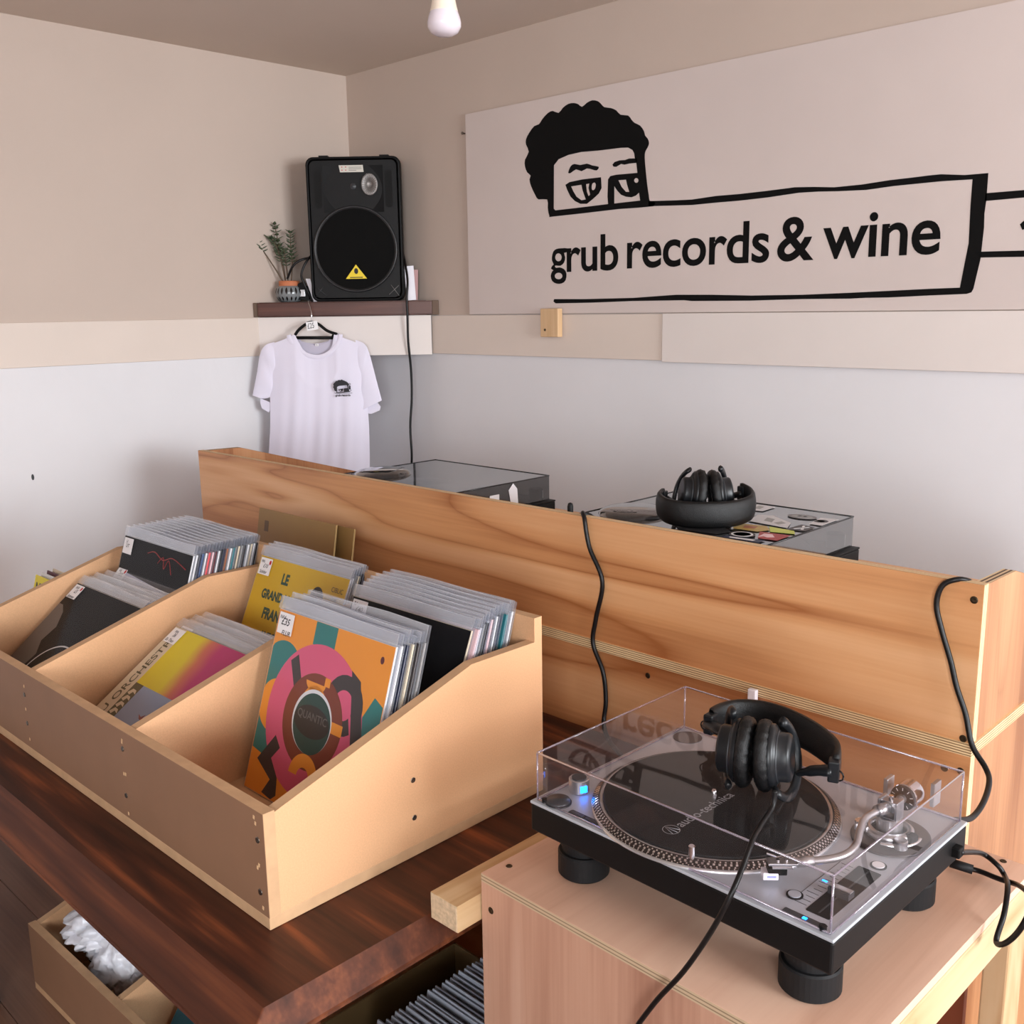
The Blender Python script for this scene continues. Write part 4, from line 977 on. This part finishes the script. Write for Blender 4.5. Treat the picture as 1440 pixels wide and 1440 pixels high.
m=MB(); m.box(.0115,-.005,.004,.0155,.005,.013,M_blueled,Mk@R('Z',-22)); m.build('strobe_light',kn)
m=MB(); m.cyl(.0185,0,.0015,M_dgrey,T(.032,.022,ZD)); m.lathe([(.0165,.0015),(.0160,.0050),(0,.0058)],M_dgrey,T(.032,.022,ZD),32,True,False); m.build('start_stop_button',TT)
m=MB(); m.prism(rrect(.060,.010,.112,.020,.002),0,.0006,M_black,T(0,0,ZD)); m.prism(rrect(.062,.012,.084,.018,.001),.0006,.0014,M_dgrey,T(0,0,ZD)); m.prism(rrect(.088,.012,.110,.018,.001),.0006,.0014,M_dgrey,T(0,0,ZD)); m.build('speed_buttons',TT)
m=MB(); m.cyl(.0225,0,.0008,c_('adaptor_well_grey',104,98,96),T(.034,.318,ZD),32); m.build('adaptor_well',TT)
m=MB(); Mk=T(.256,.016,ZD); m.cyl(.0085,0,.001,M_black,Mk,24); m.cyl(.0042,0,.026,M_chrome,Mk@T(0,.002,0),20,bev=.001); m.cyl(.004,.0,.004,M_alu,Mk@T(.012,.002,0),14); m.build('target_light',TT)
m=MB(); m.prism(rrect(.402,.030,.431,.156,.002),0,.0006,M_black,T(0,0,ZD)); m.box(.4155,.034,.0006,.4175,.152,.001,M_dgrey,T(0,0,ZD))
m.box(.404,.076,.001,.430,.090,.009,M_dgrey,T(0,0,ZD)); m.box(.4035,.079,.009,.4305,.0865,.0105,M_alu,T(0,0,ZD))
m.build('pitch_slider',TT,bevel=.0006)
m=MB()
for i in range(13): m.box(.388 if i%3 else .384,.038+i*.0091,0,.399,.0386+i*.0091,.0003,M_dgrey,T(0,0,ZD))
m.box(.381,.040,0,.3815,.150,.0003,M_dgrey,T(0,0,ZD)); m.box(.386,.097,0,.392,.099,.0005,M_blueled,T(0,0,ZD)); m.build('pitch_scale',TT)
for x,y,c in ((.379,.047,M_silver),(.419,.172,M_sticker)):
    m=MB(); m.cyl(.0098,0,.0012,M_black,T(x,y,ZD),24); m.cyl(.0074,.0012,.0022,c,T(x,y,ZD),24); m.build('round_button',TT)
m=MB(); m.prism(rrect(.384,.009,.436,.019,.001),0,.0006,M_dgrey,T(0,0,ZD)); m.box(.408,.012,.0006,.413,.016,.0012,M_blueled,T(0,0,ZD)); m.build('pitch_range_buttons',TT)
# tonearm
ax,ay=.394,.252
m=MB(); m.lathe([(0,.003),(.045,.003),(.047,.002),(.047,0)],plain('tonearm_base_brown_black',(44,34,32),.35),T(ax+.004,ay-.004,ZD)@Matrix.Diagonal((1,1.15,1,1)),48,True,False)
m.lathe([(.030,.003),(.030,.010),(.027,.012),(.022,.012),(.022,.006)],M_alu,T(ax,ay,ZD),40,True,False)
m.cyl(.016,.003,.026,M_alu,T(ax,ay,ZD),32,bev=.001); m.cyl(.0085,.003,.017,M_chrome,T(ax-.028,ay-.020,ZD),24,bev=.001); m.cyl(.0085,.003,.015,M_alu,T(ax+.028,ay-.028,ZD),24,bev=.001)
m.cyl(.008,.003,.012,M_black,T(ax+.030,ay-.002,ZD),24,bev=.001)
m.lathe([(.040,.004),(.040,.007),(.036,.007),(.036,.004)],M_chrome,T(ax,ay,ZD),24,True,False,a0=-80,a1=10)
ab=m.build('tonearm_base',TT)
za=ZD+.040
m=MB()
m.box(-.013,-.010,-.014,-.009,.010,.010,M_alu,T(ax,ay,za)); m.box(.009,-.010,-.014,.013,.010,.010,M_alu,T(ax,ay,za)); m.box(-.013,-.010,-.018,.013,.010,-.013,M_alu,T(ax,ay,za)); m.box(-.011,-.007,-.006,.011,.009,.008,M_alu,T(ax,ay,za)); m.cyl(.003,.008,.014,M_chrome,T(ax,ay,za),14)
m.build('gimbal',TT,bevel=.0008)
arm=[(ax+.002,ay+.045,za),(ax,ay,za),(.388,.222,za),(.386,.198,za-.001),(.394,.170,za-.003),(.4035,.142,za-.006),(.4030,.120,za-.009),(.394,.102,za-.011),(.378,.084,za-.013),(.368,.074,za-.014)]
m=MB(); m.tube(arm,.0046,M_alu,smoothn=6,seg=14); m.tube([(.380,.086,za-.0128),(.366,.072,za-.0142)],.0062,M_alu,seg=16); m.tube([(.3885,.226,za),(.3925,.243,za)],.0075,M_alu,seg=16)
tarm=m.build('tonearm',TT)
m=MB(); hd=R('Z',-135+.0); Mh=T(.366,.072,za-.0145)@R('Z',-137)
m.box(0,-.0075,-.001,.034,.0075,.002,M_alu,Mh); m.box(.006,-.009,-.004,.030,.009,-.001,M_chrome,Mh); m.box(.028,.006,.001,.040,.0085,.003,M_alu,Mh@R('Y',-20)); m.cyl(.0022,.002,.004,M_chrome,Mh@T(.012,0,0),10); m.cyl(.0022,.002,.004,M_chrome,Mh@T(.022,0,0),10)
m.build('headshell',tarm,bevel=.0006)
m=MB(); m.box(.012,-.0075,-.013,.034,.0075,-.004,M_black,Mh); m.build('cartridge',tarm,bevel=.001)
m=MB(); m.box(.022,-.0078,-.019,.040,.0078,-.010,M_white,Mh); m.box(.024,-.0079,-.016,.036,.0079,-.012,c_('lilac_plastic',150,160,214),Mh@T(0,0,-.0005)); m.build('stylus_guard',tarm,bevel=.001)
Mc=T(ax+.002,ay+.034,za)@R('X',-90)
m=MB(); m.cyl(.0165,0,.024,M_chrome,Mc,40,bev=.0015); m.cyl(.0163,-.006,0,M_dgrey,Mc,40,bev=.0012); m.cyl(.006,-.012,.030,M_alu,Mc,20)
for i in range(10):
    a=i*36*D; m.box(-.0005,.0105,-.0063,.0005,.0145,-.0061,M_sticker,Mc@Matrix.Rotation(a,4,'Z'))
m.build('counterweight',tarm)
m=MB(); m.box(ax-.025,ay+.030,ZD,ax-.019,ay+.050,ZD+.058,M_alu); m.box(ax+.028,ay+.050,ZD+.03,ax+.034,ay+.070,ZD+.062,M_alu); m.build('hinge_bracket',TT,bevel=.001)
# lid
i_=.007; Hl=.070; e=.0022
m=MB(); x0,x1,y0,y1=i_,TW-i_,i_,TD-i_; zt=ZD+Hl; z0=ZD+.0012
def panebox(a): m.box(*a,M_lid)
def sheet(vs,mat=M_lid): m.add(vs,[(0,1,2,3)],mat)
sheet([(x0,y0,zt),(x1,y0,zt),(x1,y1,zt),(x0,y1,zt)])
for (xa,ya),(xb,yb) in (((x0,y0),(x1,y0)),((x1,y0),(x1,y1)),((x1,y1),(x0,y1)),((x0,y1),(x0,y0))):
    dx=.003 if xa<.2 else -.003
    sheet([(xa,ya,z0),(xb,yb,z0),(xb,yb,zt),(xa,ya,zt)])
lid=m.build('dust_cover',TT,bevel=0)
m=MB()
C4=[(x0,y0),(x1,y0),(x1,y1),(x0,y1)]
for k in range(4):
    a,b_=C4[k],C4[(k+1)%4]
    m.tube([(a[0],a[1],zt),(b_[0],b_[1],zt)],.0014,M_lidedge,seg=6); m.tube([(a[0],a[1],z0),(b_[0],b_[1],z0)],.0013,M_lidedge,seg=6); m.tube([(a[0],a[1],z0),(a[0],a[1],zt)],.0014,M_lidedge,seg=6)
m.build('lid_edge',lid)
for (x,y) in ((.018,.010),(TW-.018,.010)):
    m=MB(); m.cyl(.0045,0,.005,M_black,T(x,y,ZD),12); m.build('lid_bumper',TT)
# sockets at the back right
m=MB(); m.box(TW-.01,TD-.045,FT+.012,TW+.010,TD-.030,FT+.026,M_black); m.build('plug',TT,bevel=.002)
ttm=Matrix.Translation(TT.location)@Matrix.Rotation(-1.186*D,4,'Z')@Matrix.Scale(KS,4)
def TP(x,y,z): return tuple(ttm@Vector((x,y,z)))

# dark turntables behind the counter
def dark_tt(label,loc,rz,stick):
    t=thing('turntable',label,'turntable',loc,rz)
    tt_deck(t,M_blacksat,None,.453,.353,.075,.030,.05,.05,.03)
    z=.105
    MB().lathe([(0,.016),(.150,.016),(.165,.004),(.166,0)],plain('grey_platter',(96,96,98),.3,metal=.7),T(.20,.17,z),64,True,False).build('platter',t)
    m=MB(); m.cyl(.018,0,.030,M_black,T(.035,.035,z),28,bev=.002); m.box(-.0188,-.003,.006,-.0175,.003,.026,M_sticker,T(.035,.035,z)@R('Z',30)); m.build('strobe_tower',t)
    m=MB(); m.cyl(.035,0,.02,M_dgrey,T(.39,.27,z),32,bev=.002); m.tube([(.39,.31,z+.035),(.39,.27,z+.035),(.40,.17,z+.03),(.37,.10,z+.025),(.34,.06,z+.02)],.005,M_alu,smoothn=5); m.cyl(.017,-.03,0,M_chrome,T(.39,.31,z+.035)@R('X',-90)@T(0,0,.03),28); m.build('tonearm',t)
    m=MB(); x0,x1,y0,y1=.011,.441,.011,.341; zt=z+.062
    sheet_=lambda vs: m.add(vs,[(0,1,2,3)],M_smoke)
    m.flat([(x0,y0),(x1,y0),(x1,y1),(x0,y1)],zt,M_smoke,holes=[circ(.360,.262,.074,n=40)])
    m.lathe([(.074,0),(.071,.005),(.062,.010),(.045,.0135),(.02,.015),(0,.0152)],M_smoke,T(.360,.262,zt),40,True,False)
    for a,b_ in (((x0,y0),(x1,y0)),((x1,y0),(x1,y1)),((x1,y1),(x0,y1)),((x0,y1),(x0,y0))): sheet_([(a[0],a[1],z+.001),(b_[0],b_[1],z+.001),(b_[0],b_[1],zt),(a[0],a[1],zt)])
    lid=m.build('dust_cover',t)
    m=MB(); C=[(x0,y0),(x1,y0),(x1,y1),(x0,y1)]
    for k in range(4): m.tube([(*C[k],zt),(*C[(k+1)%4],zt)],.0016,M_smokedge,seg=6)
    m.build('lid_edge',lid)
    return t,lid,zt
t1,lid1,zt1=dark_tt('black turntable with smoked lid and white tags, nearer the t-shirt',(-2.119+.442,1.855+.011,-.5815),180,0)
t2,lid2,zt2=dark_tt('black turntable with sticker-covered smoked lid behind the counter',(-1.319+.442,1.868+.011,-.5815),180,0)
# tags on the first one's near side (local -x is picture right)
m=MB(); m.add([(.0095,.125,.108),(.0095,.150,.112),(.0095,.158,.150),(.0095,.142,.165),(.0095,.128,.150)],[(0,1,2,3,4)],M_sticker); m.build('white_tag',t1)
m=MB(); m.add([(.0095,.190,.108),(.0095,.222,.108),(.0095,.222,.145),(.0095,.190,.145)],[(0,1,2,3)],M_sticker); m.build('white_tag',t1)
# stickers on the second one's lid (drawn in lid plane, local coords; picture right = low x)
def stk(poly,mat,extra=()):
    m=MB(); m.prism(poly,zt2+.0016,zt2+.0019,mat)
    for p,mt in extra: m.prism(p,zt2+.0019,zt2+.0021,mt)
    m.build('sticker',t2)
gr=c_('sticker_grey',150,148,148); 
pal=c_('sticker_pale',206,204,206)
stk([(.158,.122),(.130,.112),(.070,.150),(.052,.196),(.142,.186)],pal,[([(.11,.14),(.13,.135),(.12,.165),(.10,.17)],K_grey),([(.075,.16),(.09,.15),(.095,.17),(.08,.18)],K_grey)])
stk(circ(.083,.083,.030,.020,28),c_('sticker_mid_grey',120,116,116),[(circ(.083,.083,.022,.014,24),gr),(circ(.078,.080,.004,n=10),K_char),(circ(.090,.080,.004,n=10),K_char)])
stk([(.215,.030),(.172,.030),(.170,.085),(.205,.090)],pal,[([(.19,.045),(.205,.04),(.20,.07),(.185,.07)],K_grey)])
stk([(.050,.070),(.016,.062),(.014,.135),(.040,.135)],pal,[(circ(.034,.10,.014,n=20),K_char),(circ(.034,.10,.008,n=16),K_grey)])
stk([(.048,.150),(.014,.160),(.014,.200),(.050,.206)],K_char,[([(.040,.160),(.036,.158),(.022,.190),(.027,.192)],K_white),([(.022,.165),(.026,.164),(.042,.192),(.038,.195)],K_white)])
stk([(.085,.205),(.030,.210),(.016,.232),(.060,.244)],c_('sticker_lime',196,204,84))
stk([(.142,.215),(.090,.205),(.068,.232),(.080,.258),(.130,.262)],c_('sticker_ochre',180,150,76),[([(.125,.225),(.10,.22),(.095,.24),(.115,.248)],K_brown)])
stk([(.075,.255),(.016,.248),(.014,.300),(.050,.305)],c_('sticker_red',160,46,42),[([(.06,.265),(.045,.262),(.03,.28),(.04,.29),(.05,.285),(.055,.295)],K_pink)])
stk(circ(.088,.295,.024,n=28),K_char,[(circ(.088,.295,.020,n=26),K_white),(circ(.088,.295,.016,n=26),K_char),(circ(.088,.295,.007,n=16),K_white)])
stk([(.232,.300),(.150,.262),(.115,.290),(.125,.325),(.20,.335)],c_('sticker_black',30,30,32))
stk([(.105,.322),(.030,.312),(.030,.336),(.105,.338)],c_('sticker_blue_black',40,46,70),[([(.095,.326),(.045,.320),(.045,.330),(.09,.334)],K_white)])
t2i=t2
# peg behind counter
q=pix((802,717),(0,1.50,0),NY)
m=MB(); m.lathe([(.006,0),(.006,.190),(.0045,.196),(0,.198)],M_rubber,seg=16,caps=True); m.cyl(.018,0,.02,M_rubber)
m.build('cable_plug',loc=(q.x,q.y,-.5815),label='short black plug standing up just behind the counter top edge',cat='plug')

# ------------------------------------------------------------------ headphones
def headphones(label,M,band_pts,band_w,cups,yoke,group=None,lean=0):
    """M: room matrix. band along band_pts (centre line), strap of width band_w along local z"""
    t=thing('headphones',label,'headphones'); t.matrix_world=M
    P=spline([Vector(p) for p in band_pts],8); n=len(P)-1
    m=MB()
    def off(a,k,o):
        i=a*n; j=int(min(i,n-1)); p=P[j].lerp(P[j+1],i-j); tg=(P[min(j+1,n)]-P[max(j-1,0)]).normalized(); nr=Vector((tg.y,-tg.x,0)).normalized()
        return p+nr*o
    secp=[(-.0040,-.5),(-.0055,-.3),(-.006,0),(-.0055,.3),(-.0040,.5),(.0005,.5),(.0035,.42),(.0055,.2),(.006,0),(.0055,-.2),(.0035,-.42),(.0005,-.5)]
    K=len(secp)
    v=[];f=[]; ns=60
    for s_ in range(ns+1):
        a=s_/ns; wv=band_w*(.78+.22*math.sin(math.pi*min(1,max(0,a)))**.5)
        for o,h in secp:
            q=off(a,0,o); v.append((q.x,q.y,q.z+h*wv))
    f=[(s_*K+k,s_*K+(k+1)%K,(s_+1)*K+(k+1)%K,(s_+1)*K+k) for s_ in range(ns) for k in range(K)]+[tuple(range(K)),tuple(ns*K+k for k in range(K))]
    m.add(v,f,M_leather,smooth=True)
    m.build('headband',t)
    for ci,(c,axis,r) in enumerate(cups):
        axv=Vector(axis).normalized(); Mq=T(*c)@axv.to_track_quat('Z','Y').to_matrix().to_4x4()
        # axis points from the back of the cup to its pad
        m=MB(); m.lathe([(0,-.022),(.022,-.0225),(.027,-.021),(.029,-.018),(.0295,-.006),(.036,-.003),(r,0),(r,.003)],M_dgrey if False else plain('headphone_shell',(20,22,25),.34,spec=.35),Mq@Matrix.Diagonal((.92,1.06,1,1)),44,True,False)
        m.lathe([(.0305,-.007),(.0312,-.0065),(.0312,-.0055),(.0305,-.005)],M_dgrey,Mq@Matrix.Diagonal((.92,1.06,1,1)),44,True,False); cp=m.build('ear_cup',t)
        m=MB(); N2=72
        prof=[(r-.001,.003),(r+.003,.006),(r+.0045,.011),(r+.003,.017),(r-.003,.021),(r-.010,.0215),(r-.016,.018),(r-.018,.010),(r-.018,.004)]
        v=[];
        for (pr2,z) in prof:
            for k in range(N2):
                a=2*math.pi*k/N2; wr=1+.018*math.sin(a*17+z*300)*(z>.005); v.append((pr2*wr*math.cos(a)*.92,pr2*wr*math.sin(a)*1.06,z+.0006*math.sin(a*23)))
        f=[(j*N2+k,j*N2+(k+1)%N2,(j+1)*N2+(k+1)%N2,(j+1)*N2+k) for j in range(len(prof)-1) for k in range(N2)]
        m.add(v,f,M_leather,Mq,True); m.cyl(r-.016,.003,.006,M_rubber,Mq@Matrix.Diagonal((.92,1.06,1,1)),32); m.build('ear_pad',t)
        # yoke: half ring round the cup, then an arm to the band end
        e_=Vector(yoke[ci]); 
        m=MB(); Rr=r*1.02+.004
        d=(Mq.inverted()@e_); ang=math.atan2(d.y,d.x)
        ring=[]
        for k in range(17):
            a=ang-math.pi*.53+math.pi*1.06*k/16; w_=math.sin(math.pi*k/16); ring.append(Mq@Vector(((Rr+.006*w_)*math.cos(a)*.97,(Rr+.006*w_)*math.sin(a)*1.06,-.006-.016*w_)))
        m.tube(ring,.0046,plain('headphone_shell',(20,22,25),.34,spec=.35),seg=8,flat=1.5)
        mid=ring[8]; m.tube([mid,mid.lerp(e_,.5)+Vector((0,0,.002)),e_],[.0075,.0105,.0115],plain('headphone_shell',(20,22,25),.34,spec=.35),seg=10,flat=.6,smoothn=4)
        m.build('yoke',t)
        m=MB(); dd=(P[1]-P[0]).normalized() if ci==0 else (P[-2]-P[-1]).normalized()
        lp=[e_+Vector((0,0,-.004))+Vector((.008*math.cos(a*D)*(1 if ci else -1)+.006*(1 if ci else -1),0,.007*math.sin(a*D))) for a in range(0,361,30)]
        m.tube(lp,.0011,M_cable,seg=6); m.build('cable_loop',t)
        m=MB(); bm=T(*e_.lerp(P[0] if ci==0 else P[-1],.5)); m.box(-.007,-.009,-.014,.007,.009,.014,plain('headphone_shell',(20,22,25),.34,spec=.35),bm@Matrix.Rotation(math.atan2(dd.y,dd.x)-math.pi/2,4,'Z')); m.build('slider_block',t,bevel=.002)
    return t
zl=ZD+.0715
H1=ttm@T(.255,.175,zl)
headphones('black headphones lying on the clear turntable lid',H1,
  [(-.089,.012,.034),(-.090,.036,.032),(-.082,.066,.030),(-.056,.085,.029),(-.020,.088,.028),(.022,.077,.027),(.060,.058,.026),(.082,.038,.026),(.094,.012,.026)],.046,
  [((-.004,-.058,.0435),(.93,.37,-.02),.0385),((.040,-.041,.0435),(-.93,-.37,-.06),.0385)],[(-.087,.004,.034),(.095,.006,.026)])
# lead of these headphones: down from the right cup, over the lid front and the plinth
PYf=PY0-.02
def zpx(p,z): return pix(p,(0,0,z),Vector((0,0,1)))
def ypx(p,y): return pix(p,(0,y,0),NY)
zlid=PZ+(ZD+.070)*KS
pts=[zpx((1090,1112),zlid+.030),zpx((1086,1135),zlid+.012),zpx((1070,1160),zlid+.005),zpx((1058,1182),zlid+.008),ypx((1046,1215),.862),ypx((1028,1258),.835),ypx((1000,1310),.828),ypx((962,1365),.822),ypx((925,1405),.820),ypx((898,1440),.818),ypx((870,1480),.815),(-.86,.80,-1.05),(-.90,.79,-1.35),(-.86,.76,-1.545),(-.70,.70,-1.553)]
MB().tube(pts,.0030,M_cable,smoothn=8).build('headphone_cable',label='thin black lead running from the headphones down over the turntable front',cat='cable')
# second pair on the far lid
q=pix((1001,744),(0,0,-.5815+zt2),Vector((0,0,1)))
H2=T(q.x,q.y,-.5815+zt2+.002)@R('Z',45)
headphones('black headphones standing on the sticker-covered turntable lid',H2,
  [(-.078,.100,.040),(-.090,.070,.034),(-.080,.030,.028),(-.045,.006,.025),(0,-.002,.025),(.045,.006,.026),(.082,.032,.032),(.090,.070,.040),(.078,.100,.048)],.050,
  [((-.026,.068,.054),(1,.05,-.14),.0415),((.030,.070,.052),(-1,.05,-.12),.0415)],[(-.076,.092,.042),(.080,.092,.048)])
# white clip behind the near headphones
q=pix((1057,996),(0,CY-.012,0),NY)
MB().box(-.0078,-.005,-.010,.0078,.005,.034,M_white).build('white_clip',loc=(q.x,CY-.0098,q.z),bevel=.002,label='small white plastic clip fixed to the counter front behind the headphones',cat='clip')
# cables over the counter
pts=[(-1.215,1.50,-.575),(-1.214,1.475,-.42),ypx((821,722),1.452),ypx((822,730),1.434),ypx((829,770),1.432),ypx((847,818),1.432),ypx((838,870),1.432),ypx((834,905),1.431),ypx((848,945),1.428),ypx((852,985),1.425),ypx((849,1018),1.415),ypx((856,1040),1.38),ypx((870,1058),1.33),ypx((890,1075),1.32)]
MB().tube(pts,.0044,M_cable,smoothn=8).build('power_cable',label='thick black cable dropping over the middle of counter front',cat='cable')
pts=[ypx((1376,829),1.50),ypx((1371,824),1.475),ypx((1362,817),1.455),ypx((1345,815),1.440),ypx((1325,824),1.434),ypx((1317,850),1.432),ypx((1324,885),1.432),ypx((1337,930),1.432),ypx((1345,965),1.432),ypx((1358,1005),1.430),ypx((1367,1048),1.424),ypx((1386,1080),1.415),ypx((1391,1100),1.39),ypx((1383,1128),1.34),ypx((1366,1150),1.29),TP(TW-.02,TD+.01,FT+.035)]
MB().tube(pts,.0040,M_cable,smoothn=8).build('signal_cable',label='black cable arching over the right end of counter to the turntable',cat='cable')
pts=[TP(TW+.008,TD-.037,FT+.019),zpx((1380,1200),PZ+.030),zpx((1402,1216),PZ+.022),zpx((1413,1232),PZ+.012),ypx((1417,1248),1.24),ypx((1412,1285),1.20),ypx((1401,1322),1.18),ypx((1409,1328),1.17),ypx((1425,1318),1.17),ypx((1440,1298),1.17),ypx((1452,1270),1.18),ypx((1446,1256),1.20),zpx((1430,1244),PZ+.020),zpx((1405,1236),PZ+.014),zpx((1380,1226),PZ+.011),zpx((1366,1222),PZ+.011),zpx((1348,1217),PZ+.012)]
m=MB(); m.tube(pts,.0034,M_cable,smoothn=8); m.tube([zpx((1336,1213),PZ+.014),zpx((1368,1223),PZ+.011)],.0062,M_rubber,seg=10)
m.build('looped_lead',label='thin black lead looping over the plinth edge at right of turntable',cat='cable')

# ------------------------------------------------------------------ things on the floor under the table
FCW=.815
fr=rack('MDF record rack standing on the floor under the table',(-2.303+FCW,.722+.015,FL+.0008),1.5,screws=False,CW=FCW,divs=(-.405,))
fr['label']='low MDF record rack on the floor under the table, holding a plastic bag'
flm=Matrix.Translation(fr.location)@Matrix.Rotation(1.5*D,4,'Z')
def FP(x,y,z): return flm@Vector((x,y,z))
# crumpled plastic bags
def bag(name,label,c,sx,sy,sz,seed):
    rr=random.Random(seed); m=MB(); ph_=[rr.uniform(0,6) for _ in range(8)]
    def fn(a,b):
        th=2*math.pi*a; ph2=math.pi*b
        q=Vector((math.sin(ph2)*math.cos(th),math.sin(ph2)*math.sin(th),math.cos(ph2)))
        r=.85+.5*(1-2*abs(noise.noise(q*1.6+Vector((seed,0,0)))))*.5+.22*(1-2*abs(noise.noise(q*3.6+Vector((0,seed,0)))))+.10*noise.noise(q*9)
        return (sx*r*math.sin(ph2)*math.cos(th),sy*r*math.sin(ph2)*math.sin(th),sz*r*math.cos(ph2))
    m.grid(fn,72,40,plain('white_polythene_bag',(226,228,236),.28,bump=.6,bscale=45))
    return m.build(name,loc=c,label=label,cat='plastic bag')
bag('plastic_bag','crumpled white plastic bag lying in the floor rack, upper piece',FP(-FCW+.16,.145,.185),.085,.10,.055,3)
bag('plastic_bag','crumpled white plastic bag bulging lower in the floor rack',FP(-FCW+.24,.115,.135),.075,.06,.065,9)
m=MB(); m.box(0,0,0,.35,.33,.10,c_('matt_black_cloth',14,14,15,rough=.9)); m.build('black_case',loc=FP(-FCW+.022,.12,TH+.001),rot=(0,0,1.5*D),label='black case sitting under plastic bags inside the floor rack',cat='case')
record(FP(-.375,.075,TH+.003),35,'blue record cover leaning in the floor rack under the table',c_('sleeve_bright_blue',52,132,160),K_white,rz=1.0)
# cardboard box with grey card sleeves
GX0,GY0=-1.30,.82
gb=thing('cardboard_box','olive cardboard box of grey card sleeves under the right end of table','box',(GX0-.10,GY0,FL+.001))
m=MB(); m.box(0,0,0,.50,.004,.28,M_olive); m.build('front_flap',gb)
m=MB(); m.box(0,.0,0,.004,.42,.28,M_olive); m.box(.496,0,0,.50,.42,.28,M_olive); m.box(0,.416,0,.50,.42,.28,M_olive); m.box(0,0,0,.50,.42,.004,M_olive); m.build('walls',gb)
gs=None
gm=plain('blue_grey_card',(160,165,176),.6)
for i in range(27):
    if gs is None:
        gs=MB().box(0,0,0,S,.004,S+.03,gm).build('card_sleeve',loc=(GX0,GY0+.03,FL+.006),rot=(-14*D,0,0),label='grey card record sleeve filed upright in the cardboard box',cat='card sleeve',group='grey card sleeves in the box under the table',bevel=.0008); o=gs
    else:
        o=gs.copy(); COL.objects.link(o)
    o.location=(GX0+.03+random.uniform(-.004,.004),GY0+.02+.0110*i,FL+.006+random.uniform(0,.004)); o.rotation_euler=(-14*D+random.uniform(-.6,.6)*D,0,random.uniform(-.5,.5)*D)

# ------------------------------------------------------------------ lift everything to its height above the floor
for o in SC.objects:
    if o.parent is None: o.location.z += H
